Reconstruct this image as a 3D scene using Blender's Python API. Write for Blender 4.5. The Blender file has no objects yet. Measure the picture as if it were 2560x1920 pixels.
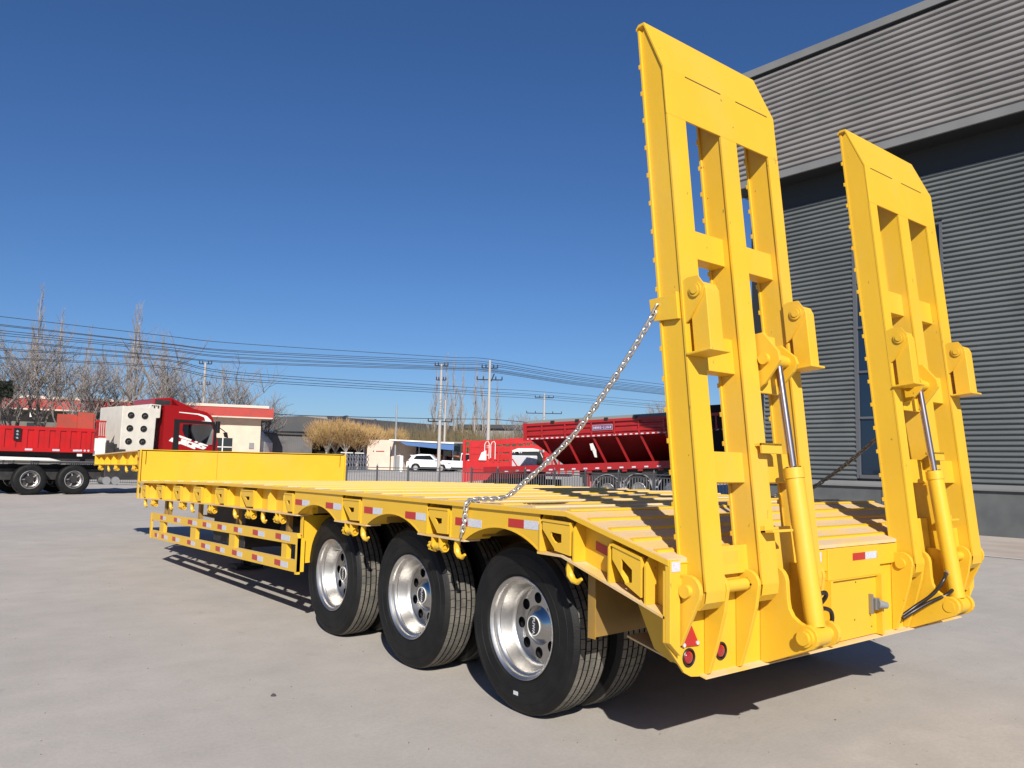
import bpy, math, random
from mathutils import Vector, Matrix, geometry
random.seed(7)
C = bpy.context.scene
R = math.radians
# ------------------------------------------------------------------ camera
CAM = Vector((-2.9227, -2.4934, 1.5141)); YAW, PITCH, ROLL, FPX = 0.6664, 0.1007, 0.0204, 1959.76
cf = Vector((math.sin(YAW)*math.cos(PITCH), math.cos(YAW)*math.cos(PITCH), math.sin(PITCH)))
_r = Vector((math.cos(YAW), -math.sin(YAW), 0)); _u = _r.cross(cf)
cr = math.cos(ROLL)*_r + math.sin(ROLL)*_u
cu = -math.sin(ROLL)*_r + math.cos(ROLL)*_u
cam = bpy.data.objects.new('camera', bpy.data.cameras.new('camera'))
C.collection.objects.link(cam)
m = Matrix((cr, cu, -cf)).transposed().to_4x4(); m.translation = CAM
cam.matrix_world = m
cam.data.sensor_width = 36; cam.data.lens = 36*FPX/2560; cam.data.clip_end = 5000; cam.data.clip_start = .05
C.camera = cam
# ------------------------------------------------------------------ light
SUN = Vector((-.846, -1.343, 1.0)).normalized()
EL = math.asin(SUN.z); AZ = math.atan2(SUN.x, SUN.y)
w = bpy.data.worlds.new('World'); C.world = w; w.use_nodes = True
nt = w.node_tree; bg = nt.nodes['Background']
sky = nt.nodes.new('ShaderNodeTexSky'); sky.sky_type = 'NISHITA'; sky.sun_disc = False
sky.sun_elevation = EL; sky.sun_rotation = AZ
sky.altitude = 100; sky.air_density = 1.0; sky.dust_density = .3; sky.ozone_density = 6
tn = nt.nodes.new('ShaderNodeMix'); tn.data_type = 'RGBA'; tn.blend_type = 'MULTIPLY'; tn.inputs['Factor'].default_value = 1
tn.inputs[7].default_value = (1.0, 1.10, 1.31, 1); nt.links.new(sky.outputs[0], tn.inputs[6])
hs = nt.nodes.new('ShaderNodeHueSaturation'); hs.inputs['Saturation'].default_value = 1.05; nt.links.new(tn.outputs[2], hs.inputs['Color'])
nt.links.new(hs.outputs[0], bg.inputs[0]); bg.inputs[1].default_value = .053
sl = bpy.data.lights.new('sun', 'SUN'); sl.energy = 4.8; sl.angle = R(.55); sl.color = (1, .95, .87)
so = bpy.data.objects.new('sun', sl); C.collection.objects.link(so)
so.rotation_euler = SUN.to_track_quat('Z', 'Y').to_euler(); so.location = (-8, -12, 15)
C.view_settings.view_transform = 'Standard'; C.view_settings.look = 'None'
C.view_settings.exposure = .35; C.view_settings.gamma = 1; C.view_settings.use_curve_mapping = False

# ------------------------------------------------------------------ materials
def mat(name, col, rough=.5, metal=0, spec=.5, col2=None, nscale=3, amt=(.4, .6), bump=0, bscale=60, coat=0, detail=5, rvar=0, emit=None):
    m = bpy.data.materials.new(name); m.use_nodes = True
    n = m.node_tree.nodes; l = m.node_tree.links; b = n['Principled BSDF']
    b.inputs['Base Color'].default_value = (*col, 1); b.inputs['Roughness'].default_value = rough
    b.inputs['Metallic'].default_value = metal; b.inputs['Specular IOR Level'].default_value = spec
    b.inputs['Coat Weight'].default_value = coat
    tc = n.new('ShaderNodeTexCoord')
    if col2 is not None:
        t = n.new('ShaderNodeTexNoise'); t.inputs['Scale'].default_value = nscale; t.inputs['Detail'].default_value = detail
        l.new(tc.outputs['Object'], t.inputs['Vector'])
        rp = n.new('ShaderNodeValToRGB'); rp.color_ramp.elements[0].position = amt[0]; rp.color_ramp.elements[1].position = amt[1]
        rp.color_ramp.elements[0].color = (*col, 1); rp.color_ramp.elements[1].color = (*col2, 1)
        l.new(t.outputs['Fac'], rp.inputs['Fac']); l.new(rp.outputs['Color'], b.inputs['Base Color'])
        if rvar:
            mr = n.new('ShaderNodeMapRange'); mr.inputs['To Min'].default_value = rough-rvar; mr.inputs['To Max'].default_value = rough+rvar
            l.new(t.outputs['Fac'], mr.inputs['Value']); l.new(mr.outputs[0], b.inputs['Roughness'])
    if bump:
        t2 = n.new('ShaderNodeTexNoise'); t2.inputs['Scale'].default_value = bscale; t2.inputs['Detail'].default_value = 4
        l.new(tc.outputs['Object'], t2.inputs['Vector'])
        bp = n.new('ShaderNodeBump'); bp.inputs['Strength'].default_value = bump; bp.inputs['Distance'].default_value = .02
        l.new(t2.outputs['Fac'], bp.inputs['Height']); l.new(bp.outputs[0], b.inputs['Normal'])
    return m
YEL = (.72, .430, .026)
M = {}
M['yellow'] = mat('yellow_paint', YEL, .42, col2=(.68, .400, .024), nscale=2.2, amt=(.35, .7), bump=.05, bscale=25, rvar=.06)
M['dusty'] = mat('dusty_yellow_deck', (.80, .50, .12), .75, col2=(.62, .46, .28), nscale=3.5, amt=(.38, .58), bump=.15, bscale=40)
M['dustedge'] = mat('dust_covered_flange', (.62, .45, .24), .8, col2=(.72, .42, .06), nscale=5, amt=(.45, .7), bump=.1)
M['yshade'] = mat('underframe_and_shade_yellow', (.34, .19, .03), .6, col2=(.25, .15, .04), nscale=4)  # dark underframe yellow; on the rear mudguard it paints in shade
M['tyre'] = mat('tyre_rubber', (.008, .008, .0085), .6, col2=(.013, .0125, .012), nscale=6, bump=.15, bscale=90, spec=.22)
M['tread'] = mat('dusty_tread', (.17, .155, .13), .9, col2=(.09, .085, .075), nscale=9, amt=(.35, .7), bump=.3, bscale=80, spec=.2)
M['alu'] = mat('polished_aluminium', (.64, .62, .59), .40, 1, col2=(.46, .445, .425), nscale=9, rvar=.08, bump=.03, bscale=70)
M['chrome'] = mat('chrome', (.62, .60, .60), .14, 1)
M['disc'] = mat('mirror_polished_disc', (.44, .435, .43), .14, 1)
M['galv'] = mat('galvanised_chain', (.80, .78, .74), .36, .85, col2=(.55, .53, .5), nscale=60)
M['darkchain'] = mat('dull_chain', (.30, .25, .18), .5, .8)
M['rod'] = mat('chromed_rod', (.56, .45, .41), .26, 1)
M['black'] = mat('black_plastic', (.012, .012, .013), .4)
M['dark'] = mat('dark_underframe', (.02, .02, .021), .6, col2=(.035, .03, .028), nscale=5)
M['hose'] = mat('rubber_hose', (.02, .014, .012), .35)
M['red_refl'] = mat('red_reflector', (.42, .018, .014), .35, coat=.3)
M['white_refl'] = mat('white_reflector', (.58, .58, .62), .35, col2=(.48, .49, .54), nscale=120)
M['lamp'] = mat('red_lamp_lens', (.30, .012, .010), .12, coat=1)
M['white'] = mat('white_paint', (.78, .76, .71), .4, col2=(.70, .68, .63), nscale=2)
M['cream'] = mat('cream_steel_box', (.62, .58, .50), .45, col2=(.56, .53, .46), nscale=3)
M['carwhite'] = mat('white_car_paint', (.8, .8, .82), .2, coat=.6)
M['cab_red'] = mat('dark_red_cab_paint', (.28, .008, .010), .25, coat=.6)
M['red'] = mat('red_trailer_paint', (.50, .010, .012), .4, col2=(.42, .012, .012), nscale=3)
M['red_deep'] = mat('deep_red_hopper_paint', (.33, .010, .013), .4, col2=(.28, .012, .012), nscale=3)
M['redrust'] = mat('faded_red_panel', (.46, .055, .035), .7, col2=(.34, .07, .045), nscale=4)
M['glass'] = mat('dark_glass', (.012, .016, .02), .05, spec=.8)
M['bglass'] = mat('blue_window_glass', (.010, .022, .045), .04, spec=.8)
M['steel'] = mat('grey_steel', (.30, .30, .31), .45, .7)
M['fence'] = mat('fence_steel', (.10, .10, .105), .5, .5)
M['clad_up'] = mat('light_grey_cladding', (.255, .240, .228), .5, col2=(.215, .205, .195), nscale=.8, spec=.4)
M['clad_low'] = mat('slate_grey_cladding', (.145, .158, .158), .45, col2=(.122, .134, .134), nscale=.7, spec=.4)
M['fascia'] = mat('grey_flashing', (.205, .205, .20), .5, col2=(.18, .18, .175), nscale=1)
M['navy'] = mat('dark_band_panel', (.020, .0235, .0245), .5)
M['plinth'] = mat('grey_plinth_render', (.115, .12, .12), .8, col2=(.075, .08, .082), nscale=1.6, amt=(.35, .7), bump=.1)
M['frame'] = mat('window_frame', (.10, .105, .115), .4)
M['pink'] = mat('pale_pink_render', (.72, .57, .47), .85, col2=(.66, .53, .43), nscale=1.5)
M['creamwall'] = mat('cream_wall', (.66, .52, .40), .85, col2=(.60, .47, .37), nscale=1.2)
M['greywall'] = mat('grey_wall', (.155, .145, .125), .85, col2=(.12, .115, .10), nscale=.8)
M['red_fascia'] = mat('red_roof_fascia', (.42, .045, .035), .7, col2=(.35, .045, .035), nscale=1.5)
M['coping'] = mat('pale_coping', (.62, .50, .42), .8)
M['roofdark'] = mat('dark_grey_roof', (.052, .053, .058), .7, col2=(.065, .062, .06), nscale=.3)
M['shedgrey'] = mat('weathered_grey_sheet', (.13, .125, .125), .7, col2=(.10, .098, .10), nscale=.9)
M['void'] = mat('dark_interior', (.006, .006, .006), .9)
M['blue'] = mat('blue_awning_sheet', (.05, .13, .32), .5)
M['concretepole'] = mat('concrete_pole', (.40, .37, .34), .85)
M['wire'] = mat('black_cable', (.02, .02, .022), .6)
M['bark'] = mat('bare_bark', (.17, .145, .125), .9, col2=(.12, .105, .09), nscale=3)
M['twig'] = mat('bare_twigs', (.25, .22, .205), .9, col2=(.17, .15, .135), nscale=1)
M['poplar'] = mat('pale_poplar_bark', (.36, .32, .30), .9)
M['willow'] = mat('orange_winter_twigs', (.34, .20, .085), .9, col2=(.40, .26, .10), nscale=.6)
M['willowtrunk'] = mat('whitewashed_trunk', (.42, .37, .30), .9)
M['brush'] = mat('dry_brush', (.17, .12, .06), .95, col2=(.10, .085, .045), nscale=.5)
M['orange'] = mat('orange_machine_paint', (.42, .09, .03), .5)
M['canvas'] = mat('grey_tarpaulin', (.16, .17, .16), .8)
M['greyfender'] = mat('grey_mudguard', (.22, .22, .22), .5)
M['pipe'] = mat('galvanised_flue', (.5, .5, .5), .35, .7)
M['fern'] = mat('dark_evergreen', (.012, .016, .008), .9)
M['rock'] = mat('dark_stone', (.06, .055, .06), .9, bump=.5, bscale=40)
M['apron'] = mat('pinkish_apron', (.40, .33, .28), .9, col2=(.46, .40, .34), nscale=.9, bump=.1)
M['kerbline'] = mat('pale_mortar_line', (.52, .48, .43), .9)
# layered paint: fine dust film, small chips and orange-peel on the yellow; transverse dust streaks on the deck
def layer(mm, film, fscale, fstretch, fr, chip=None, cscale=40, cthr=.74):
    n = mm.node_tree.nodes; l = mm.node_tree.links; b = n['Principled BSDF']
    src = b.inputs['Base Color'].links[0].from_socket; tc = n.new('ShaderNodeTexCoord')
    def nz(sc, det, st, dist=0):
        mp = n.new('ShaderNodeMapping'); mp.inputs['Scale'].default_value = st; l.new(tc.outputs['Object'], mp.inputs['Vector'])
        t = n.new('ShaderNodeTexNoise'); t.inputs['Scale'].default_value = sc; t.inputs['Detail'].default_value = det; t.inputs['Roughness'].default_value = .65; t.inputs['Distortion'].default_value = dist
        l.new(mp.outputs[0], t.inputs['Vector']); return t.outputs['Fac']
    def mixin(src, col, fac, lo, hi, mx):
        mr = n.new('ShaderNodeMapRange'); mr.inputs['From Min'].default_value = lo; mr.inputs['From Max'].default_value = hi; mr.inputs['To Max'].default_value = mx
        l.new(fac, mr.inputs['Value']); x = n.new('ShaderNodeMix'); x.data_type = 'RGBA'; l.new(mr.outputs[0], x.inputs['Factor']); l.new(src, x.inputs[6]); x.inputs[7].default_value = (*col, 1); return x.outputs[2], mr.outputs[0]
    src, fm = mixin(src, film, nz(fscale, 6, fstretch), *fr)
    if chip:
        src, cm = mixin(src, chip, nz(cscale, 2, (1, 1, .45), .4), cthr, cthr+.02, .85)
    l.new(src, b.inputs['Base Color'])
layer(M['yellow'], (.60, .45, .24), 1.7, (1, 1, .55), (.50, .76, .16), (.16, .12, .06), 30, .735)
layer(M['dusty'], (.60, .43, .25), .9, (.3, 5.5, 1), (.38, .58, .75))
# concrete yard
g = bpy.data.materials.new('yard_concrete'); g.use_nodes = True
n = g.node_tree.nodes; l = g.node_tree.links; b = n['Principled BSDF']
tc = n.new('ShaderNodeTexCoord')
def noise(sc, det, rough=.55, vec=None):
    t = n.new('ShaderNodeTexNoise'); t.inputs['Scale'].default_value = sc; t.inputs['Detail'].default_value = det; t.inputs['Roughness'].default_value = rough
    l.new(vec or tc.outputs['Object'], t.inputs['Vector']); return t.outputs['Fac']
def ramp(src, stops):
    r = n.new('ShaderNodeValToRGB'); e = r.color_ramp.elements
    e[0].position, e[0].color = stops[0][0], (*stops[0][1], 1); e[1].position, e[1].color = stops[-1][0], (*stops[-1][1], 1)
    for p, c in stops[1:-1]:
        q = e.new(p); q.color = (*c, 1)
    l.new(src, r.inputs['Fac']); return r.outputs['Color']
def mix(a, c, f, mode='MIX'):
    x = n.new('ShaderNodeMix'); x.data_type = 'RGBA'; x.blend_type = mode
    if isinstance(f, float): x.inputs['Factor'].default_value = f
    else: l.new(f, x.inputs['Factor'])
    l.new(a, x.inputs[6]); l.new(c, x.inputs[7]); return x.outputs[2]
c0 = ramp(noise(.35, 4), [(.3, (.400, .368, .332)), (.7, (.465, .425, .380))])
c1 = ramp(noise(2.3, 6, .65), [(.3, (.42, .42, .42)), (.62, (.52, .52, .52))])
mp = n.new('ShaderNodeMapping'); mp.inputs['Rotation'].default_value = (0, 0, .5); mp.inputs['Scale'].default_value = (.25, 3.2, 1)
l.new(tc.outputs['Object'], mp.inputs['Vector'])
c2 = ramp(noise(1.2, 5, .6, mp.outputs[0]), [(.35, (.46, .46, .46)), (.6, (.53, .53, .53))])
c3 = ramp(noise(38, 3, .7), [(.25, (.44, .44, .44)), (.7, (.56, .56, .56))])
c4 = ramp(noise(5.5, 3, .5), [(.66, (.5, .5, .5)), (.74, (.36, .355, .35))])
o_ = mix(c0, c1, .55, 'OVERLAY'); o_ = mix(o_, c2, .25, 'OVERLAY'); o_ = mix(o_, c3, .6, 'OVERLAY'); o_ = mix(o_, c4, .35, 'OVERLAY')
c5 = ramp(noise(160, 2, .8), [(.3, (.40, .40, .40)), (.68, (.60, .60, .60))]); o_ = mix(o_, c5, .45, 'OVERLAY')
c6 = ramp(noise(1.1, 8, .75), [(.60, (.5, .5, .5)), (.70, (.58, .57, .56))]); o_ = mix(o_, c6, .5, 'OVERLAY')
l.new(o_, b.inputs['Base Color']); b.inputs['Roughness'].default_value = .88; b.inputs['Specular IOR Level'].default_value = .25
bp_ = n.new('ShaderNodeBump'); bp_.inputs['Strength'].default_value = .25; bp_.inputs['Distance'].default_value = .01
l.new(noise(90, 4, .7), bp_.inputs['Height']); l.new(bp_.outputs[0], b.inputs['Normal'])
M['ground'] = g

# ------------------------------------------------------------------ mesh builder
class MB:
    def __init__(s): s.v = []; s.f = []; s.mi = []; s.cur = 0
    def add(s, vs, fs):
        k = len(s.v); s.v += [Vector(p) for p in vs]
        for f in fs: s.f.append([k+i for i in f]); s.mi.append(s.cur)
        return s
    def box(s, x0, x1, y0, y1, z0, z1):
        x0, x1 = sorted((x0, x1)); y0, y1 = sorted((y0, y1)); z0, z1 = sorted((z0, z1))
        return s.add([(x0,y0,z0),(x1,y0,z0),(x1,y1,z0),(x0,y1,z0),(x0,y0,z1),(x1,y0,z1),(x1,y1,z1),(x0,y1,z1)],
            [(3,2,1,0),(4,5,6,7),(0,1,5,4),(1,2,6,5),(2,3,7,6),(3,0,4,7)])
    def hexa(s, p):   # 8 points, bottom 4 then top 4
        return s.add(p, [(3,2,1,0),(4,5,6,7),(0,1,5,4),(1,2,6,5),(2,3,7,6),(3,0,4,7)])
    def prism(s, poly, fn, t0, t1, holes=()):
        loops = [poly]+list(holes); pts = [p for L in loops for p in L]
        tri = geometry.tessellate_polygon([[Vector((p[0], p[1], 0)) for p in L] for L in loops])
        N = len(pts)
        vs = [fn(p[0], p[1], t0) for p in pts]+[fn(p[0], p[1], t1) for p in pts]
        fs = []
        if len(loops) == 1: fs += [tuple(range(N))[::-1], tuple(range(N, 2*N))]
        else:
            for t in tri: fs += [tuple(t), tuple(i+N for i in t[::-1])]
        k = 0
        for L in loops:
            q = len(L)
            for i in range(q):
                a, c = k+i, k+(i+1) % q; fs.append((a, c, c+N, a+N))
            k += q
        return s.add(vs, fs)
    def cyl(s, p0, p1, r0, r1=None, n=16, caps=True):
        p0, p1 = Vector(p0), Vector(p1); r1 = r0 if r1 is None else r1
        d = (p1-p0).normalized(); a = d.orthogonal().normalized(); c = d.cross(a)
        vs = []
        for p, r in ((p0, r0), (p1, r1)):
            for i in range(n):
                t = 2*math.pi*i/n; vs.append(p+a*(r*math.cos(t))+c*(r*math.sin(t)))
        fs = [(i, (i+1) % n, n+(i+1) % n, n+i) for i in range(n)]
        if caps: fs += [tuple(range(n))[::-1], tuple(range(n, 2*n))]
        return s.add(vs, fs)
    def tube(s, pts, r, n=8, caps=True):
        pts = [Vector(p) for p in pts]; k = len(s.v); prev = None; L = len(pts)
        for i, p in enumerate(pts):
            d = (pts[min(i+1, L-1)]-pts[max(i-1, 0)]).normalized()
            a = d.orthogonal().normalized() if prev is None else (prev-d*prev.dot(d)).normalized()
            prev = a; c = d.cross(a); rr = r[i] if isinstance(r, (list, tuple)) else r
            for j in range(n):
                t = 2*math.pi*j/n; s.v.append(p+a*(rr*math.cos(t))+c*(rr*math.sin(t)))
        for i in range(L-1):
            for j in range(n):
                s.f.append([k+i*n+j, k+i*n+(j+1) % n, k+(i+1)*n+(j+1) % n, k+(i+1)*n+j]); s.mi.append(s.cur)
        if caps:
            s.f.append([k+j for j in range(n)][::-1]); s.mi.append(s.cur)
            s.f.append([k+(L-1)*n+j for j in range(n)]); s.mi.append(s.cur)
        return s
    def lathe(s, prof, n=48, axis='X', closed=False, cen=(0, 0, 0)):
        k = len(s.v); L = len(prof); cx, cy, cz = cen
        for (a, r) in prof:
            for j in range(n):
                t = 2*math.pi*j/n; u_, v_ = r*math.cos(t), r*math.sin(t)
                s.v.append(Vector((cx+a, cy+u_, cz+v_)) if axis == 'X' else Vector((cx+u_, cy+a, cz+v_)) if axis == 'Y' else Vector((cx+u_, cy+v_, cz+a)))
        for i in range(L if closed else L-1):
            i2 = (i+1) % L
            for j in range(n):
                s.f.append([k+i*n+j, k+i*n+(j+1) % n, k+i2*n+(j+1) % n, k+i2*n+j]); s.mi.append(s.cur)
        return s
    def mirror(s, W=3.36):
        o = MB(); o.v = [Vector((W-p.x, p.y, p.z)) for p in s.v]; o.f = [f[::-1] for f in s.f]; o.mi = s.mi[:]; return o
    def mesh(s, name, mats, smooth=False, off=None, ang=40):
        me = bpy.data.meshes.new(name)
        me.from_pydata([tuple(p-off) if off is not None else tuple(p) for p in s.v], [], s.f)
        for mm in (mats if isinstance(mats, (list, tuple)) else [mats]): me.materials.append(mm)
        if len(set(s.mi)) > 1: me.polygons.foreach_set('material_index', s.mi)
        me.validate()
        if FIXN:
            import bmesh
            bm = bmesh.new(); bm.from_mesh(me); bmesh.ops.recalc_face_normals(bm, faces=bm.faces); bm.to_mesh(me); bm.free()
        if smooth:
            me.shade_smooth(); me.set_sharp_from_angle(angle=R(ang))
        me.update(); return me
    def build(s, name, mats, parent=None, smooth=False, bevel=0, label=None, kind=None, ang=40, world=True):
        off = wloc(parent) if (parent is not None and world) else None
        return link(name, s.mesh(name, mats, smooth, off, ang), parent, bevel, label, kind)
FIXN = True
def wloc(o):
    t = Vector((0, 0, 0))
    while o is not None: t = t+o.location; o = o.parent
    return t
def link(name, me, parent=None, bevel=0, label=None, kind=None):
    o = bpy.data.objects.new(name, me); C.collection.objects.link(o)
    if parent is not None: o.parent = parent
    if bevel:
        b = o.modifiers.new('bevel', 'BEVEL'); b.width = bevel; b.segments = 2; b.limit_method = 'ANGLE'; b.angle_limit = R(35); b.harden_normals = False
    if label: o['label'] = label
    if kind: o['kind'] = kind
    return o
def thing(name, label, cat, loc=(0, 0, 0), group=None):
    o = bpy.data.objects.new(name, None); C.collection.objects.link(o); o.location = loc
    o['label'] = label; o['category'] = cat
    if group: o['group'] = group
    return o
def tag(o, label, cat, group=None):
    o['label'] = label; o['category'] = cat
    if group: o['group'] = group
    return o
def struct(name, mb, m_, **k): o = mb.build(name, m_, **k); o['kind'] = 'structure'; return o
def text_mb(txt, size, depth, fn, shear=0, spacing=1, bold=0):
    cu_ = bpy.data.curves.new('t', 'FONT'); cu_.body = txt; cu_.size = size; cu_.extrude = depth/2; cu_.shear = shear
    cu_.align_x = 'CENTER'; cu_.align_y = 'CENTER'; cu_.space_character = spacing; cu_.offset = bold; cu_.resolution_u = 3
    ob = bpy.data.objects.new('t', cu_); C.collection.objects.link(ob)
    me = bpy.data.meshes.new_from_object(ob.evaluated_get(bpy.context.evaluated_depsgraph_get()))
    mb = MB(); mb.add([fn(*v.co) for v in me.vertices], [tuple(p.vertices) for p in me.polygons])
    bpy.data.objects.remove(ob); bpy.data.meshes.remove(me); return mb
def Wp(px, py, d): return CAM + (cf + cr*((px-1280)/FPX) - cu*((py-960)/FPX))*d
FH = Vector((math.sin(YAW), math.cos(YAW), 0)); RH = Vector((math.cos(YAW), -math.sin(YAW), 0))
def hgt(p):
    d = (Vector((p[0], p[1], 0))-Vector((CAM.x, CAM.y, 0))).dot(FH)
    t = min(1, max(0, (d-42)/22)); return .6*t*t*(3-2*t)
def gnd(px, d):   # point on the terrain under photo column px at depth d
    p = Wp(px, 1132+.0204*px, d); p.z = hgt(p); return p

# ------------------------------------------------------------------ ground
fw = [-80, -20, 0, 20, 42, 44, 46, 48, 50, 52, 54, 56, 58, 60, 62, 64, 70, 120, 400, 3000]
mb = MB(); rs = [-3000, -200, -60, 0, 60, 200, 3000]
vs = []
for a in fw:
    for c in rs:
        p = Vector((CAM.x, CAM.y, 0))+FH*a+RH*c; p.z = hgt(p); vs.append(p)
k = len(rs)
mb.add(vs, [(i*k+j, i*k+j+1, (i+1)*k+j+1, (i+1)*k+j) for i in range(len(fw)-1) for j in range(k-1)])
struct('ground', mb, M['ground'], smooth=True)
# pinkish apron beside the workshop wall and its pale edge
WA = R(-3.5); wn = Vector((math.cos(WA), -math.sin(WA), 0)); wd = Vector((math.sin(WA), math.cos(WA), 0)); W0 = Vector((18.0, 5.1, 0))
def wall(u_, out, z): return W0 + wd*u_ - wn*out + Vector((0, 0, z))   # u along wall (forward), out toward the yard
mb = MB().add([wall(-20, 5.6, .004), wall(-20, 0, .004), wall(7.2, 0, .004), wall(7.2, 4.9, .004)], [(0, 1, 2, 3)])
struct('pavement_apron', mb, M['apron'])
mb = MB().add([wall(-20, 5.75, .008), wall(-20, 5.55, .008), wall(7.2, 4.85, .008), wall(7.2, 5.0, .008)], [(0, 1, 2, 3)])
struct('pavement_edge', mb, M['kerbline'])

# ------------------------------------------------------------------ TRAILER
W_ = 3.36
TR = thing('lowbed_trailer', 'bright yellow three-axle lowbed trailer with two tall raised ramps, in front', 'trailer', (1.68, 5, 0))
Y = M['yellow']
def zd(y): return 1.077+.2545*y if y < .72 else (1.2602 if y < 2.5 else 1.2602-.0021*(y-2.5)**2)
def zb(y): return .803+.287*y if y < .76 else (1.0212 if y < 2.5 else 1.0212-.0022*(y-2.5)**2)
def part(name, mb, m_=None, parent=None, **k): return mb.build(name, m_ or Y, parent or TR, **k)
def both(name, mb, m_=None, **k):
    part(name, mb, m_, **k); part(name, mb.mirror(), m_, **k)
def yz(x): return lambda a, b_, t: (x+t, a, b_)

# deck plates
cuts = [0, .36, .72, 1.9, 3.1, 4.3, 5.5, 6.7, 7.9, 9.1, 10.18]
for a, c in zip(cuts[:-1], cuts[1:]):
    mb = MB(); g_ = .003; st = 4 if c > 3 else 1
    ys = [a+g_+(c-a-2*g_)*i/st for i in range(st+1)]
    for y0, y1 in zip(ys[:-1], ys[1:]):
        mb.hexa([(.0, y0, zd(y0)-.02), (W_, y0, zd(y0)-.02), (W_, y1, zd(y1)-.02), (.0, y1, zd(y1)-.02),
                 (.0, y0, zd(y0)), (W_, y0, zd(y0)), (W_, y1, zd(y1)), (.0, y1, zd(y1))])
    part('deck_plate', mb, M['dusty'])
# ribs across the deck
ribmb = MB().prism([(-.018, 0), (.018, 0), (.011, .010), (-.011, .010)], lambda a, b_, t: (t, a, b_), -1.66, 1.66)
ribme = ribmb.mesh('deck_rib', M['yellow']); ribme2 = ribmb.mesh('deck_rib', M['dusty'])
y = .10
while y < 10.1:
    o = link('deck_rib', ribme if (y < .7 or int(y/.3) % 2 == 0) else ribme2, TR); sl_ = (zd(y+.01)-zd(y-.01))/.02
    o.location = Vector((1.68, y, zd(y)))-TR.location; o.rotation_euler = (math.atan(sl_), 0, 0)
    y += .155 if y < .7 else .30
# side web, flanges, arches
ARCH = [(3.954, .384), (2.634, .377), (1.326, .362)]
def seg_strip(name, x0, x1, ya, yb, zf, th, m_, n_=6):
    mb = MB()
    for i in range(n_):
        y0 = ya+(yb-ya)*i/n_; y1 = ya+(yb-ya)*(i+1)/n_
        mb.hexa([(x0, y0, zf(y0)), (x1, y0, zf(y0)), (x1, y1, zf(y1)), (x0, y1, zf(y1)), (x0, y0, zf(y0)+th), (x1, y0, zf(y0)+th), (x1, y1, zf(y1)+th), (x0, y1, zf(y1)+th)])
    return mb
# recessed web
for ya, yb in ((.06, .13), (.13, .99), (4.36, 10.2)):
    mb = MB()
    N_ = max(2, int((yb-ya)/.5)); 
    for i in range(N_):
        y0 = ya+(yb-ya)*i/N_; y1 = ya+(yb-ya)*(i+1)/N_
        mb.hexa([(.09, y0, zb(y0)), (.1, y0, zb(y0)), (.1, y1, zb(y1)), (.09, y1, zb(y1)), (.09, y0, zd(y0)-.021), (.1, y0, zd(y0)-.021), (.1, y1, zd(y1)-.021), (.09, y1, zd(y1)-.021)])
    both('side_web', mb)
for ya, yb in ((3.10, 3.56), (1.86, 2.26), (4.2, 4.44)):
    both('side_web', MB().prism([(ya, zb(ya)), (yb, zb(yb)), (yb, zd(yb)-.021), (ya, zd(ya)-.021)], yz(.09), 0, .01))
def arch_pts(yc, hw, n_=14):
    zb_ = zb(yc); H = .102; r = (hw*hw+H*H)/(2*H); a0 = math.asin(hw/r)
    return [(yc+r*math.sin(-a0+2*a0*i/n_), zb_+H-r+r*math.cos(-a0+2*a0*i/n_)) for i in range(n_+1)]
for (ya, yb), (yc, hw) in zip(((3.46, 4.42), (2.16, 3.11), (.96, 1.85)), ARCH):
    a = arch_pts(yc, hw)
    poly = [(ya, zb(ya))]+a+[(yb, zb(yb)), (yb, zd(yb)-.021), (ya, zd(ya)-.021)]
    if a[0][0] < ya: poly = a+[(yb, zb(yb)), (yb, zd(yb)-.021), (ya, zd(ya)-.021)]
    both('skirt_plate', MB().prism(poly, yz(.012), 0, .01))
    mb = MB()
    for p, q in zip(a[:-1], a[1:]):
        mb.hexa([(.008, p[0], p[1]), (.20, p[0], p[1]), (.20, q[0], q[1]), (.008, q[0], q[1]), (.008, p[0], p[1]+.01), (.20, p[0], p[1]+.01), (.20, q[0], q[1]+.01), (.008, q[0], q[1]+.01)])
    both('arch_lip', mb)
# bottom flanges
for ya, yb, n_ in ((.024, .76, 3), (.76, .962, 1), (1.69, 2.255, 2), (3.012, 3.568, 2), (4.34, 10.17, 12)):
    both('bottom_flange', seg_strip('', .0, .13, ya, yb, lambda y: zb(y)-.014, .0125, None, n_), M['dustedge'])
# deck edge bar
both('edge_rail', seg_strip('', -.004, .012, 0, .72, lambda y: zd(y)-.030, .026, None, 2))
both('edge_rail', seg_strip('', -.004, .012, .722, 10.17, lambda y: zd(y)-.030, .026, None, 14))
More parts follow.
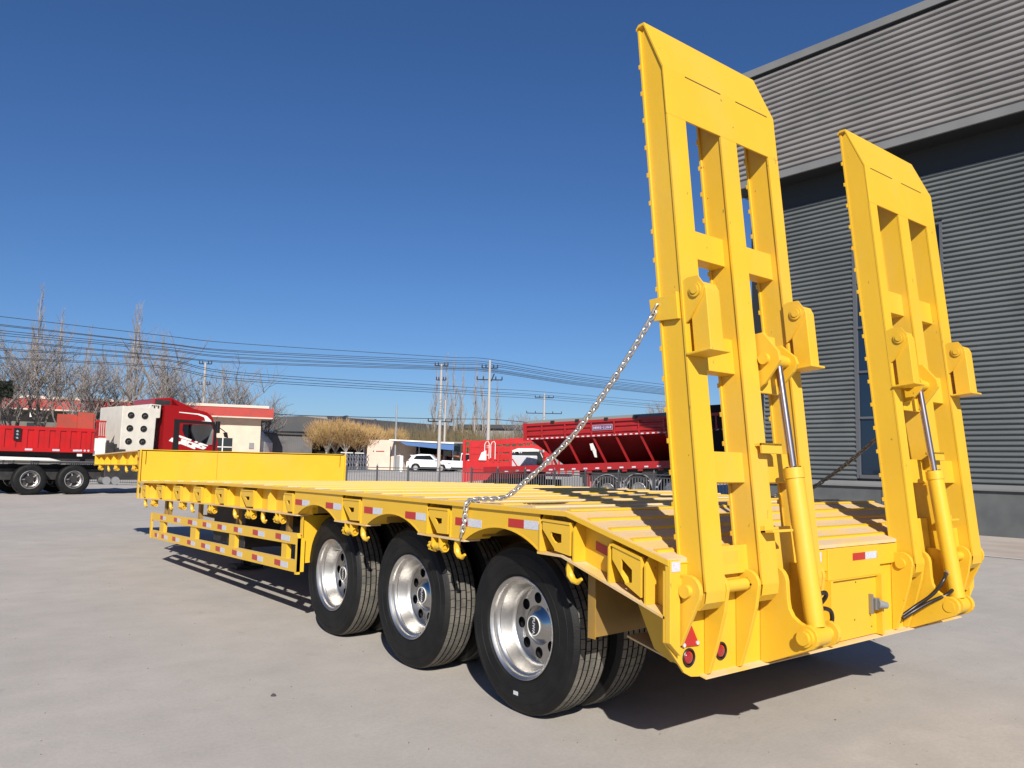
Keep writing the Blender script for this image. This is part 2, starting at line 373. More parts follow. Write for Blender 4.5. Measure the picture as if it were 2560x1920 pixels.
# stake pockets: two gussets, a holed front plate, a top lip
def gusset(y, th=.012, cut=.07):
    return MB().prism([(.09, zb(y)), (.004, zb(y)), (.004, zd(y)-.035-cut), (.05, zd(y)-.024), (.09, zd(y)-.024)], lambda a, b_, t: (a, y+t, b_), 0, th)
pockets = [(9.69, 10.0), (8.82, 9.15), (7.98, 8.33), (7.13, 7.46), (6.31, 6.64), (5.42, 5.83), (4.43, 4.67), (3.115, 3.455), (1.855, 2.155), (.66, .955), (.145, .405)]
for y0, y1 in pockets:
    mb = MB()
    zt = lambda y: zd(y)-.068
    a, c = y0+.035, y1-.03
    zl = lambda y: zb(y)+.018
    outer = [(a, zt(a)), (a, zl(a)), (a+(c-a)*.55, zl(c)-.002), (c, zl(c)+.10), (c, zt(c))]
    hw = (c-a)
    hole = [(a+hw*.30, zt(a)-.055), (a+hw*.30, zl(a)+.065), (a+hw*.52, zl(a)+.058), (a+hw*.68, zl(a)+.095), (a+hw*.68, zt(c)-.055)]
    mb.prism(outer, yz(.006), 0, .01, [hole[::-1]])
    mb.hexa([(.0, a, zt(a)), (.03, a, zt(a)), (.03, c, zt(c)), (.0, c, zt(c)), (.0, a, zt(a)+.012), (.03, a, zt(a)+.012), (.03, c, zt(c)+.012), (.0, c, zt(c)+.012)])
    # chamfered corner return and bottom
    mb.hexa([(.006, a+(c-a)*.55, zl(c)-.002), (.088, a+(c-a)*.45, zl(c)-.002), (.088, c+.02, zl(c)+.10), (.006, c, zl(c)+.10),
             (.006, a+(c-a)*.55, zl(c)+.006), (.088, a+(c-a)*.45, zl(c)+.006), (.088, c+.02, zl(c)+.108), (.006, c, zl(c)+.108)])
    mb.box(.016, .088, a, a+.008, zl(a), zt(a))
    for inst in (mb, mb.mirror()):
        q = part('stake_pocket', inst)
    for gy in (y0, y1-.012):
        both('gusset', gusset(gy, cut=.05))
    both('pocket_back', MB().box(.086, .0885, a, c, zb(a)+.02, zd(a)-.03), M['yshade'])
for gy in (8.734, 7.888, 7.052, 6.24, 5.044, 9.5):
    both('gusset', gusset(gy))
# reflective stickers, red and white halves
def quad_x(x, y0, y1, z0, z1, sl_=0): return MB().hexa([(x-.0015, y0, z0), (x, y0, z0), (x, y1, z1-(z1-z0)+sl_), (x-.0015, y1, z0+sl_), (x-.0015, y0, z1), (x, y0, z1), (x, y1, z1+sl_), (x-.0015, y1, z1+sl_)])
for ya, ym, yb in ((4.40, 4.25, 4.10), (3.762, 3.616, 3.468), (3.07, 2.93, 2.785), (2.446, 2.302, 2.161), (1.807, 1.666, 1.517), (1.245, 1.098, .965)):
    z0 = zb(ym)+.085
    if abs(ym-1.1) < .05: z0 += .03
    part('red_reflective_sticker', quad_x(.0115, ym+.001, ya, z0, z0+.05), M['red_refl']); part('white_reflective_sticker', quad_x(.0115, yb, ym-.001, z0, z0+.05), M['white_refl'])
for ya, yb in ((5.238, 5.094), (6.003, 5.869), (6.86, 6.74), (7.66, 7.56), (8.5, 8.4), (9.45, 9.33)):
    z0 = zb(yb)+.06; part('red_reflective_sticker', quad_x(.089, yb, ya, z0, z0+.055), M['red_refl'])
part('red_reflective_sticker', quad_x(.089, .43, .578, 1.020, 1.068, .04), M['red_refl'])
part('white_reflective_sticker', quad_x(.089, .40, .428, 1.010, 1.058, .008), M['white_refl'])
# hooks and container locks under the flange
def hookmb(y, z):
    pts = [(.03, y+.01, z), (.03, y+.02, z-.04), (.03, y+.015, z-.075), (.03, y-.01, z-.10), (.03, y-.045, z-.105), (.03, y-.075, z-.085)]
    return MB().tube(pts, [.02, .022, .022, .018, .015, .009], 8)
def lockmb(y, z):
    mb = MB()
    for dy in (.03, -.06):
        mb.prism([(.0, z), (.07, z), (.055, z-.09), (.03, z-.10), (.0, z-.06)], lambda a, b_, t: (a, y+dy+t, b_), 0, .014)
    c = (.032, z-.062)
    mb.cyl((c[0], y+.06, c[1]), (c[0], y-.072, c[1]), .024, n=14, caps=False)
    mb.cyl((c[0], y-.072, c[1]), (c[0], y-.085, c[1]), .033, .031, n=14, caps=False)
    mb.cyl((c[0], y-.085, c[1]), (c[0], y-.084, c[1]), .031, .021, n=14, caps=False)
    mb.cyl((c[0], y+.05, c[1]), (c[0], y-.07, c[1]), .015, n=10)
    for i in range(8):
        t = i*math.pi/4; mb.cyl((c[0]+.028*math.cos(t), y+.085, c[1]+.028*math.sin(t)), (c[0]+.028*math.cos(t), y+.055, c[1]+.028*math.sin(t)), .010, n=6)
    mb.cyl((c[0], y+.08, c[1]), (c[0], y+.055, c[1]), .032, n=12)
    return mb
for y_ in (9.775, 8.468, 7.539, 6.011, 5.202, 3.09, 1.79, .70):
    both('rope_hook', hookmb(y_, zb(y_)-.014), smooth=True)
for y_ in (9.312, 7.96, 6.788, 5.556, 4.79, 3.33, 2.03):
    both('container_lock', lockmb(y_, zb(y_)-.014), smooth=True, ang=35)
def zg(y): return 1.60-.0245*(y-10.2)          # gooseneck top
def zgb(y): return 1.385-.012*(y-10.2)
for y_ in (13.029, 11.794, 10.56): both('container_lock', lockmb(y_, zgb(y_)-.012), smooth=True, ang=35)
for y_ in (12.374, 11.089): both('rope_hook', hookmb(y_, zgb(y_)-.012), smooth=True)
# side guard
def zgr(y, base): return base-.0235*(4.4-y)*-1 if False else base-.0235*(y-4.4)
GY0, GY1 = 4.33, 9.45
def rail(base, h, name):
    both(name, seg_strip('', .03, .036, GY0+.02, GY1, lambda y: zgr(y, base), h, None, 4))
    both(name, seg_strip('', .036, .075, GY0+.02, GY1, lambda y: zgr(y, base+h-.006), .006, None, 4), M['dustedge'])
    both(name, seg_strip('', .036, .060, GY0+.02, GY1, lambda y: zgr(y, base), .006, None, 4))
rail(.738, .098, 'guard_rail'); rail(.492, .104, 'guard_rail')
for ya, yb in ((8.80, 9.0), (7.39, 7.6), (6.02, 6.2), (4.62, 4.74)):
    z0, z1 = zgr(ya, .59), zgr(ya, .742)
    both('guard_post', MB().box(.040, .048, ya, yb, z0, z1).box(.048, .085, ya, ya+.008, z0, z1))
both('guard_end_plate', MB().prism([(GY0, .478), (GY0+.05, .475), (GY0+.05, .842), (GY0+.03, .842), (GY0, .80)], yz(.024), 0, .03).box(.024, .09, GY0, GY0+.01, .50, .80))
both('guard_end_plate', MB().box(.026, .05, GY1-.06, GY1, zgr(GY1, .492), zgr(GY1, .836)))
for y_ in (9.0, 8.83, 7.5, 6.15, 4.77):
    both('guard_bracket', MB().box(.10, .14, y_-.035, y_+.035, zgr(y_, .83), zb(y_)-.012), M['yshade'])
UP = [(8.3, 8.155, 8.013), (7.689, 7.508, 7.333), (7.102, 6.968, 6.807), (6.568, 6.419, 6.287), (6.036, 5.907, 5.787), (5.474, 5.33, 5.159), (4.872, 4.735, 4.527), (8.95, 8.82, 8.70)]
LO = [(9.18, 9.056, 9.0), (8.833, 8.715, 8.55), (8.316, 8.171, 8.011), (7.669, 7.522, 7.362), (7.114, 6.964, 6.79), (6.593, 6.442, 6.296), (6.052, 5.904, 5.747), (5.459, 5.316, 5.166), (4.869, 4.722, 4.552)]
for L_, base in ((UP, .762), (LO, .518)):
    for ya, ym, yb in L_:
        part('red_reflective_sticker', quad_x(.0295, ym, ya, zgr(ym, base), zgr(ym, base)+.052), M['red_refl'])
        part('white_reflective_sticker', quad_x(.0295, yb, ym-.002, zgr(ym, base), zgr(ym, base)+.052), M['white_refl'])
# mud flaps
def flap(y, x0, x1, z0, z1):
    return MB().prism([(x0, z1), (x0, z0), (x1, z0+.012), (x1, z1)], lambda a, b_, t: (a, y+t, b_), 0, .006).box(x0-.006, x0+.0, y-.035, y+.02, z0, z1)
both('mudguard_plate', flap(.62, .10, .90, .59, 1.0), M['yshade'])  # rear plate coloured darker to stand for the shade on it
both('mudguard_plate', flap(4.38, .075, .80, .57, 1.0))
# chassis beams and cross members
for x in (1.05, 2.31):
    mb = MB()
    for y0, y1 in ((.02, .8), (.8, 4.5), (4.5, 10.2)):
        f0 = .55 if y0 < .1 else .78; f1 = .78
        f0b = .62 if y0 > 4 else f0
        mb.hexa([(x-.01, y0, f0), (x+.01, y0, f0), (x+.01, y1, f1), (x-.01, y1, f1), (x-.01, y0, zd(y0)-.02), (x+.01, y0, zd(y0)-.02), (x+.01, y1, zd(y1)-.02), (x-.01, y1, zd(y1)-.02)])
    mb.box(x-.09, x+.09, 4.5, 10.2, .60, .615); mb.box(x-.01, x+.01, 4.5, 10.2, .60, 1.0)
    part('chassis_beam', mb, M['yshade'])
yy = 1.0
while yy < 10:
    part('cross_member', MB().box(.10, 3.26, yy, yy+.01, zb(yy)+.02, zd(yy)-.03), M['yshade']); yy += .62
for i, (yc, hw) in enumerate(ARCH):
    yc = 1.3227+1.3112*(2-i)
    part('axle', MB().cyl((.5, yc, .515), (2.86, yc, .515), .065, n=14).box(1.0, 1.1, yc-.5, yc+.5, .62, .70).box(2.26, 2.36, yc-.5, yc+.5, .62, .70), M['dark'])
both('landing_leg', MB().box(.95, 1.11, 8.3, 8.46, .35, 1.0).box(.98, 1.08, 8.33, 8.43, .06, .36).box(.85, 1.21, 8.2, 8.56, .02, .06), M['dark'])
part('tool_box', MB().box(.35, 1.0, 6.6, 7.7, .48, .93), M['dark'], bevel=.01)
part('air_tank', MB().cyl((.7, 5.2, .72), (.7, 6.1, .72), .13, n=20), M['dark'], smooth=True)
# weld beads where plates meet the rear wall and at the cross members
def bead(pts): part('weld_bead', MB().tube(pts, .0045, 6), smooth=True)
for x in (.106, .314, .569, .785): bead([(x, .019, z_+random.uniform(-.002, .002)) for z_ in [(.62 if x < .2 else .52)+.04*i for i in range(9)]])
bead([(.08+.08*i, -.0005, 1.055) for i in range(16)]); bead([(1.42+.04*i, -.003, .868+random.uniform(-.001, .001)) for i in range(14)])
# gooseneck
part('gooseneck_wall', MB().prism([(.0, 1.135), (W_, 1.135), (W_, 1.55), (W_-.012, 1.585), (W_-.045, 1.605), (W_-.1, 1.61), (.0, 1.61)], lambda a, b_, t: (a, 10.2+t, b_), 0, .014), M['yellow'], bevel=.003)
part('wall_kick_strip', MB().box(.8, W_-.2, 10.17, 10.20, 1.142, 1.16))
part('wall_seam', MB().box(1.148, 1.153, 10.197, 10.2, 1.15, 1.605), M['yshade'])
part('gooseneck_deck', MB().hexa([(0, 10.2, 1.585), (W_, 10.2, 1.585), (W_, 13.45, 1.505), (0, 13.45, 1.505), (0, 10.2, 1.60), (W_, 10.2, 1.60), (W_, 13.45, 1.52), (0, 13.45, 1.52)]), M['dusty'])
both('gooseneck_web', MB().prism([(10.2, zgb(10.2)), (13.45, zgb(13.45)), (13.45, 1.50), (10.2, 1.582)], yz(.09), 0, .01))
both('gooseneck_flange', seg_strip('', 0, .13, 10.28, 13.45, lambda y: zgb(y)-.012, .012, None, 4))
fil = [(10.16, .90), (10.10, .90), (10.10, 1.13), (10.17, 1.606), (10.32, 1.60), (10.32, zgb(10.3)-.012), (10.255, 1.36), (10.235, 1.33), (10.225, 1.28), (10.222, .90)]
both('neck_side_plate', MB().prism([(10.165, .885), (10.165, 1.60), (10.32, 1.597), (10.32, 1.372), (10.265, 1.362), (10.24, 1.34), (10.228, 1.30), (10.224, .885)][::-1], yz(.0), 0, .02))
part('gooseneck_end', MB().box(.0, W_, 13.44, 13.46, 1.32, 1.515))
for y_ in (10.55, 10.9, 11.45, 12.1, 12.6, 13.1):
    both('gusset', MB().prism([(.09, zgb(y_)), (.004, zgb(y_)), (.004, zgb(y_)+.07), (.05, zg(y_)-.03), (.09, zg(y_)-.03)], lambda a, b_, t: (a, y_+t, b_), 0, .012))
part('neck_underframe', MB().box(.8, 2.56, 10.24, 13.4, 1.15, 1.36), M['dark'])
part('red_reflective_sticker', quad_x(.089, 12.80, 12.92, 1.40, 1.45), M['red_refl']); part('red_reflective_sticker', quad_x(-.0005, 10.22, 10.30, 1.44, 1.49), M['red_refl'])

# rear end
part('rear_wall', MB().prism([(.0, .689), (.139, .533), (.19, .508), (.25, .5), (W_-.25, .5), (W_-.19, .508), (W_-.139, .533), (W_, .689), (W_, 1.02), (.0, 1.02)], lambda a, b_, t: (a, .022+t, b_), 0, .012,
     [[(x+.044*math.cos(i*math.pi/10), .60+.044*math.sin(i*math.pi/10)) for i in range(20)] for x in (.171, .42, W_-.42, W_-.171)]), bevel=0)
part('rear_floor_plate', MB().hexa([(.25, -.02, .494), (W_-.25, -.02, .494), (W_-.25, .5, .60), (.25, .5, .60), (.25, -.02, .500), (W_-.25, -.02, .500), (W_-.25, .5, .61), (.25, .5, .61)]), M['dustedge'])
both('rear_side_plate', MB().prism([(.034, .56), (.19, .535), (.30, .58), (.5, .95), (.034, 1.0)], yz(.24), 0, .01))
both('corner_post', MB().prism([(.0, .689), (.072, .625), (.072, 1.072), (.0, 1.072)], lambda a, b_, t: (a, -.012+t, b_), 0, .034), bevel=.004)
both('white_reflective_sticker', MB().box(.006, .068, -.0145, -.0125, 1.018, 1.066), M['white_refl'])
part('upper_rear_beam', MB().box(.075, W_-.075, .0, .02, .93, 1.052), bevel=.002)
part('center_beam', MB().prism([(1.385, .873), (1.985, .873), (1.985, 1.055), (1.385, 1.055)], lambda a, b_, t: (a, -.012+t, b_), 0, .03).box(1.385, 1.985, -.012, .018, .865, .873), bevel=.004)
part('recess_panel', MB().box(1.40, 1.965, .008, .02, .515, .86))
part('recess_side', MB().box(1.96, 1.985, -.03, .02, .51, .872)); part('recess_side', MB().box(1.375, 1.40, -.03, .02, .51, .872))
part('red_reflective_sticker', MB().box(1.655, 1.80, -.0145, -.0125, .975, 1.018), M['red_refl']); part('white_reflective_sticker', MB().box(1.802, 1.94, -.0145, -.0125, .975, 1.018), M['white_refl'])
part('white_reflective_sticker', MB().box(1.27, 1.33, -.0015, -.0002, .985, 1.04), M['white_refl'])
for bx, bz in ((1.46, .83), (1.72, .84), (1.50, .60), (1.70, .62), (1.90, .56)): part('bolt_hole', MB().cyl((bx, .0075, bz), (bx, .009, bz), .006, n=8), M['dark'])
for x in (.171, .42, W_-.42, W_-.171):
    lm = MB(); lm.lathe([(.03, .045), (-.004, .045), (-.008, .041), (-.004, .035), (.012, .034)], 24, 'Y', cen=(x, .02, .60))
    ho = part('lamp_housing', lm, M['black'], smooth=True)
    ls = MB(); ls.lathe([(.012, .0345), (.0, .032), (-.007, .025), (-.010, .013), (-.011, .0005)], 24, 'Y', cen=(x, .02, .60))
    ls.build('lamp_lens', M['lamp'], ho, smooth=True)
for x in (.18, W_-.18):
    o = part('triangle_reflector', MB().prism([(x-.072, .658), (x+.064, .650), (x+.006, .748)], lambda a, b_, t: (a, .012+t, b_), 0, .0095), M['red_refl'])
    for dx in (-.055, .045): MB().cyl((x+dx, .006, .665), (x+dx, .012, .665), .010, n=12).build('screw', M['white_refl'], o)
# socket on the recess panel
o = part('trailer_socket', MB().box(1.868, 1.880, -.02, .008, .64, .76).box(1.885, 1.925, -.035, .008, .665, .735), M['steel'], bevel=.003)
MB().cyl((1.905, -.03, .70), (1.962, -.06, .69), .028, .020, n=16).build('socket_cap', M['greyfender'], o, smooth=True)
# hinge plates
def rnd(cy, cz, r, a0, a1, n_=7): return [(cy+r*math.cos(R(a0+(a1-a0)*i/n_)), cz+r*math.sin(R(a0+(a1-a0)*i/n_))) for i in range(n_+1)]
PC = (-.045, .929)
plA = [(-.002, .668), (.02, .67), (.02, 1.0)]+rnd(PC[0], PC[1], .075, 75, 205)
plB = [(.02, .505), (.02, 1.0)]+rnd(PC[0], PC[1], .072, 70, 200)+[(-.10, .82), (-.055, .66), (-.005, .512)]
plD = [(.02, .505), (.02, 1.01)]+rnd(-.06, .93, .08, 80, 175, 5)+[(-.145, .84), (-.152, .80), (-.172, .765), (-.205, .742)]+rnd(-.248, .672, .062, 75, 235, 7)+[(-.02, .505)]
def hp(x, poly, th=.024): both('hinge_plate', MB().prism(poly, yz(x), 0, th), bevel=.003)
hp(.082, plA); hp(.290, plB); hp(.545, plB); hp(.755, plD, .03); hp(.955, plD, .03); hp(1.15, plB)
hp(1.0, plB)
for xa, xb in ((.055, .60), (.53, .79), (.97, 1.19)):
    both('hinge_pin', MB().cyl((xa, PC[0], PC[1]), (xb, PC[0], PC[1]), .031, n=20), smooth=True)
both('pin_stop', MB().box(.062, .082, -.01, .0, .90, .985))
both('bump_stop', MB().box(.33, .50, -.03, .0, 1.0, 1.10), bevel=.004)

# ---- ramps (local frame: s along ramp, t toward the deck)
P0 = Vector((0, -.1203, .931)); es = Vector((0, .0975, .9952)); et = Vector((0, .9952, -.0975))
def rp(x, t, s_): return Vector((x, 0, 0))+P0+es*s_+et*t
def rbox(mb, x0, x1, t0, t1, s0, s1):
    return mb.hexa([rp(x0, t0, s0), rp(x1, t0, s0), rp(x1, t1, s0), rp(x0, t1, s0), rp(x0, t0, s1), rp(x1, t0, s1), rp(x1, t1, s1), rp(x0, t1, s1)])
def ts(x): return lambda a, b_, t: rp(x+t, a, b_)
BE = [(.128, .275), (.577, .72), (1.032, 1.13)]
cleatb = {}
for side in (0, 1):
    fl = (lambda q: q.mirror()) if side else (lambda q: q)
    top = MB()   # head plate with knee
    top.prism([(0, 2.436), (.010, 2.436), (.012, 2.706), (.116, 3.01), (.155, 3.012), (.170, 3.0), (.170, 3.012), (.150, 3.03), (.108, 3.024), (.0, 2.71)][::-1], ts(.126), 0, 1.004)
    rampo = part('loading_ramp', fl(top), bevel=.002, label=('right yellow loading ramp, beside the workshop wall' if side else 'left yellow loading ramp, tied by a shiny chain'))
    for xa, xb in ((.30, .61), (.75, 1.06)):
        q_ = MB(); rbox(q_, xa, xb, -.0012, .002, 2.698, 2.7035); fl(q_).build('weld_slot', M['dark'], rampo)
    for i, (x0, x1) in enumerate(BE):
        mb = MB()
        end = [(.0, -.0), (.012, -.05), (.05, -.083), (.105, -.083), (.143, -.05), (.152, .0)]
        web = [(.0122, .02)]+[(max(a, .0122), b_) for a, b_ in end[1:]]+[(.143, .02), (.143, 2.97), (.112, 2.99), (.0122, 2.70)]
        mb.prism(web[::-1], ts(x0+.008), 0, x1-x0-.010)
        rbox(mb, x0, x1, .0, .012, .0, 2.4355)
            # lower curled flange
        for (a, b_), (c, d) in zip(end[:-1], end[1:]):
            mb.hexa([rp(x0, a, b_-.004), rp(x1, a, b_-.004), rp(x1, c, d-.004), rp(x0, c, d-.004), rp(x0, a, b_), rp(x1, a, b_), rp(x1, c, d), rp(x0, c, d)])
        mb.build('ramp_beam', Y, rampo, bevel=.002) if not side else mb.mirror().build('ramp_beam', Y, rampo, bevel=.002)
        fp = MB(); rbox(fp, x0-.006, x1+.004, .1435, .1545, .0, 2.99)
        fl(fp).build('tread_plate', Y, rampo)
        w_ = x1-x0+.014
        if (side, i) not in cleatb:
            k_ = MB().prism([(-.013, 0), (.013, 0), (.012, .0105), (-.012, .0105)], lambda a, b_, t: (t, b_, a), -w_/2, w_/2)
            cleatb[(side, i)] = k_.mesh('grip_cleat', Y)
        s_ = .10
        while s_ < 2.9:
            o = link('grip_cleat', cleatb[(side, i)], rampo)
            xc = (x0+x1)/2; xc = W_-xc if side else xc
            o.location = rp(xc, .1546, s_)-wloc(rampo); o.rotation_euler = (math.atan2(-.0975, .9952), 0, 0); s_ += .1575
    for s0, s1 in ((1.69, 1.848), (1.09, 1.28), (.515, .672)):
        for xa, xb in ((BE[0][1]-.003, BE[1][0]+.009), (BE[1][1]-.003, BE[2][0]+.009)):
            mb = MB(); rbox(mb, xa, xb, .055, .14, s0, s1)
            fl(mb).build('cross_member', Y, rampo, bevel=.004)
    mb = MB(); rbox(mb, BE[0][1], BE[1][0]+.009, .08, .12, .06, .20); fl(mb).build('cross_member', Y, rampo, bevel=.004)
    mb = MB(); rbox(mb, BE[1][1], BE[2][0]+.009, .08, .12, .02, .28); fl(mb).build('cross_member', Y, rampo, bevel=.004)
    # small lugs on the middle beam
    mb = MB(); rbox(mb, .62, .80, -.045, -.03, .66, .715); rbox(mb, .62, .80, -.045, 0, .70, .715); fl(mb).build('stop_lug', Y, rampo, bevel=.002)
    mb = MB(); rbox(mb, .60, .78, -.075, .0, .255, .268); rbox(mb, .60, .612, -.03, .0, .255, .29); fl(mb).build('stop_lug', Y, rampo, bevel=.002)
    # support legs with pivot bracket
    fq = lambda q: q
    for x0, x1 in (((2.232, 2.335), (3.098, 3.226)) if side else ((.138, .262), (1.022, 1.122))):
        leg = MB()
        leg.prism([(-.028, 1.15), (-.028, 1.44), (-.045, 1.485), (-.08, 1.502), (-.115, 1.488), (-.130, 1.45), (-.130, 1.15)][::-1], ts(x0+.012), 0, x1-x0-.018)
        rbox(leg, x0-.018, x1+.016, -.150, -.002, 1.136, 1.149)
        lo = fq(leg).build('support_leg', Y, rampo, bevel=.004)
        br = MB(); br.prism([(0, 1.30), (0, 1.52), (-.03, 1.53), (-.095, 1.525), (-.128, 1.47), (-.11, 1.42), (-.03, 1.32)], ts(x0-.002), 0, .010)
        br.cyl(rp(x0-.018, -.078, 1.455), rp(x1+.01, -.078, 1.455), .022, n=16)
        br.cyl(rp(x0-.012, -.078, 1.455), rp(x0-.003, -.078, 1.455), .036, n=16)
        fq(br).build('pivot_bracket', Y, rampo, smooth=True, ang=30)
    # chain tab
    mb = MB(); mb.prism([(.035, 1.33), (.035, 1.46), (.205, 1.47), (.20, 1.40), (.18, 1.35)], ts(.112), 0, .010)
    rbox(mb, .112, .135, .025, .037, 1.33, 1.47)
    fl(mb).build('chain_tab', Y, rampo, bevel=.002)
    # cylinder lug on middle beam
    mb = MB(); mb.prism([(.05, 1.0), (.02, 1.32), (-.04, 1.32), (-.12, 1.20), (-.125, 1.15), (-.09, 1.11), (-.02, 1.04)], ts(.735), 0, .022); mb.prism([(.05, 1.05), (.05, 1.27), (-.02, 1.27), (-.10, 1.19), (-.11, 1.15), (-.08, 1.11), (-.02, 1.06)], ts(.925), 0, .022)
    rbox(mb, .72, .955, .03, .05, 1.0, 1.33)
    fl(mb).build('cylinder_lug', Y, rampo, bevel=.003)
    # hydraulic cylinder
    xc = .852
    pt = Vector((xc, -.045, 2.10)); pb = Vector((xc, -.248, .672)); ax = (pt-pb).normalized()
    L_ = (pt-pb).length
    pos = lambda q: pb+ax*q
    mb = MB(); mb.cyl(pos(.055), pos(.80), .049, n=28); mb.cyl(pos(.80), pos(.855), .054, n=28); mb.cyl(pos(.045), pos(.06), .050, n=28)
    mb.cyl(pb-Vector((.055, 0, 0)), pb+Vector((.055, 0, 0)), .052, n=24)
    ey = MB().cyl(pt-Vector((.045, 0, 0)), pt+Vector((.045, 0, 0)), .036, n=20)
    cy = part('hydraulic_cylinder', fl(mb), smooth=True, ang=30)
    fl(MB().cyl(pos(.85), pos(L_-.02), .0205, n=24)).build('piston_rod', M['rod'], cy, smooth=True)
    fl(ey).build('rod_eye', Y, cy, smooth=True, ang=30)
    pn = MB(); pn.cyl((.715, pb.y, pb.z), (.99, pb.y, pb.z), .034, n=20); pn.cyl((.735, pb.y, pb.z), (.755, pb.y, pb.z), .045, n=20)
    fl(pn).build('pivot_pin', Y, cy, smooth=True, ang=30)
    fl(MB().cyl((.71, pt.y, pt.z), (.965, pt.y, pt.z), .03, n=20)).build('pivot_pin', Y, cy, smooth=True, ang=30)
    for a0 in range(0, 360, 60):
        q = pos(.8565); aa = ax.orthogonal().normalized(); bb = ax.cross(aa)
        c_ = q+(aa*math.cos(R(a0))+bb*math.sin(R(a0)))*.038
        fl(MB().cyl(c_, c_+ax*.006, .006, n=6)).build('gland_screw', M['dark'], cy)
    # scuffs of primer where paint chipped
# hoses (left pair loops to the right of the cylinder, right pair runs down to the plate)
def smooth_path(pts, k=6):
    P = [Vector(p) for p in pts]; out = []
    for i in range(len(P)-1):
        p0 = P[max(i-1, 0)]; p1 = P[i]; p2 = P[i+1]; p3 = P[min(i+2, len(P)-1)]
        for j in range(k):
            t = j/k; out.append(.5*((2*p1)+(-p0+p2)*t+(2*p0-5*p1+4*p2-p3)*t*t+(-p0+3*p1-3*p2+p3)*t**3))
    return out+[P[-1]]
def hose(pts, fits):
    o = part('hydraulic_hose', MB().tube(smooth_path(pts), .0115, 10), M['hose'], smooth=True)
    for a, c in fits: MB().cyl(a, c, .015, n=8).build('hose_fitting', M['steel'], o)
hose([(.925, -.215, .865), (.965, -.23, .875), (.99, -.22, .85), (.985, -.19, .81), (.975, -.15, .785)], [((.90, -.20, .86), (.935, -.22, .867))])
hose([(.96, -.19, .775), (1.01, -.20, .785), (1.075, -.20, .76), (1.09, -.19, .70), (1.07, -.14, .655)], [((.945, -.18, .765), (.972, -.195, .777))])
hose([(2.46, -.20, .87), (2.40, -.21, .83), (2.36, -.16, .74), (2.30, -.08, .66), (2.22, -.03, .60)], [((2.475, -.205, .875), (2.45, -.205, .865))])
hose([(2.49, -.235, .775), (2.40, -.225, .74), (2.34, -.15, .69), (2.27, -.08, .63), (2.20, -.04, .585)], [((2.505, -.235, .78), (2.475, -.235, .772))])

# ---- wheels (x local: 0 = outer lip, + toward trailer centre)
tp = [(.012, .306), (.002, .316), (.002, .3175), (-.0025, .3215), (-.0025, .3235), (-.004, .325), (-.008, .35), (-.0105, .375), (-.0125, .3765), (-.0125, .379), (-.011, .3805), (-.012, .41), (-.0085, .440), (-.010, .4415), (-.010, .4440), (-.008, .4455), (-.006, .455), (.004, .480), (.004, .4825), (.007, .484), (.020, .502), (.034, .5085)]
tp2 = [(.276-x, r) for x, r in tp][::-1]
tyre = MB(); tyre.lathe(tp, 96, 'X'); tyre.lathe(tp2, 96, 'X')
# tread ribs with sipes
angs = []
NP = 56
for i in range(NP):
    a0 = 2*math.pi*i/NP; angs += [(a0, 0), (a0+2*math.pi/NP*.90, 0), (a0+2*math.pi/NP*.925, 1), (a0+2*math.pi/NP*.975, 1)]
xs = [.034, .064, .0665, .0735, .076, .107, .1095, .1165, .119, .157, .1595, .1665, .169, .200, .2025, .2095, .212, .242]
dep = [0, 0, 1, 1]; kinds = []
for i, x in enumerate(xs): kinds.append((x, 1 if (i % 4) in (2, 3) else 0))
k0 = len(tyre.v); NA = len(angs)
for ix, (x, gr) in enumerate(kinds):
    of = [0, .03, .012, .041, .02][min(4, (ix+1)//4)]
    for a, si in angs:
        a += of
        r = .5130 - (.013 if gr else (.005 if si else 0)) - (.0045 if x in (.034, .242) else 0)
        tyre.v.append(Vector((x, r*math.cos(a), r*math.sin(a))))
for i in range(len(kinds)-1):
    rib = not (kinds[i][1] or kinds[i+1][1])
    for j in range(NA):
        j2 = (j+1) % NA
        tyre.f.append([k0+i*NA+j, k0+i*NA+j2, k0+(i+1)*NA+j2, k0+(i+1)*NA+j]); tyre.mi.append(1 if rib and not (angs[j][1] and angs[j2][1]) else 0)
FIXN = False
rim = MB(); rim.lathe([(.016, .285), (.004, .296), (.0, .302), (.002, .306), (.010, .306), (.012, .298), (.03, .296)], 72, 'X')
rim.lathe([(.016, .285), (.030, .282), (.034, .270), (.050, .262), (.060, .268), (.075, .262), (.130, .242), (.150, .236), (.156, .225), (.158, .210)], 72, 'X')
discm = MB()
NH = 8
holes = []
for i in range(NH):
    a = 2*math.pi*i/NH+.2; holes.append([(.165*math.cos(a)+.0345*math.cos(-t), .165*math.sin(a)+.0345*math.sin(-t)) for t in [2*math.pi*j/16 for j in range(16)]])
outer = [(.224*math.cos(2*math.pi*i/60), .224*math.sin(2*math.pi*i/60)) for i in range(60)]
inner_ = [(.118*math.cos(-2*math.pi*i/40), .118*math.sin(-2*math.pi*i/40)) for i in range(40)]; holes.append(inner_)
discm.prism(outer, lambda a, b_, t: (.152+t, a, b_), 0, .010, holes)
hub = MB(); hub.lathe([(.152, .120), (.147, .112), (.138, .100), (.126, .085), (.119, .068), (.1155, .05), (.1155, .001)], 48, 'X')
bk = MB(); bk.cyl((.19, 0, 0), (.195, 0, 0), .225, n=32)
cap = MB(); cap.cyl((.1155, 0, 0), (.111, 0, 0), .058, n=36)
ring = MB(); ring.lathe([(.1155, .060), (.1095, .060), (.1095, .0555), (.1115, .0555)], 36, 'X')
txt = text_mb('FUWA', .034, .001, lambda x, y, z: (.1105-z, -y*.9, -x), spacing=1.05, bold=.0006)
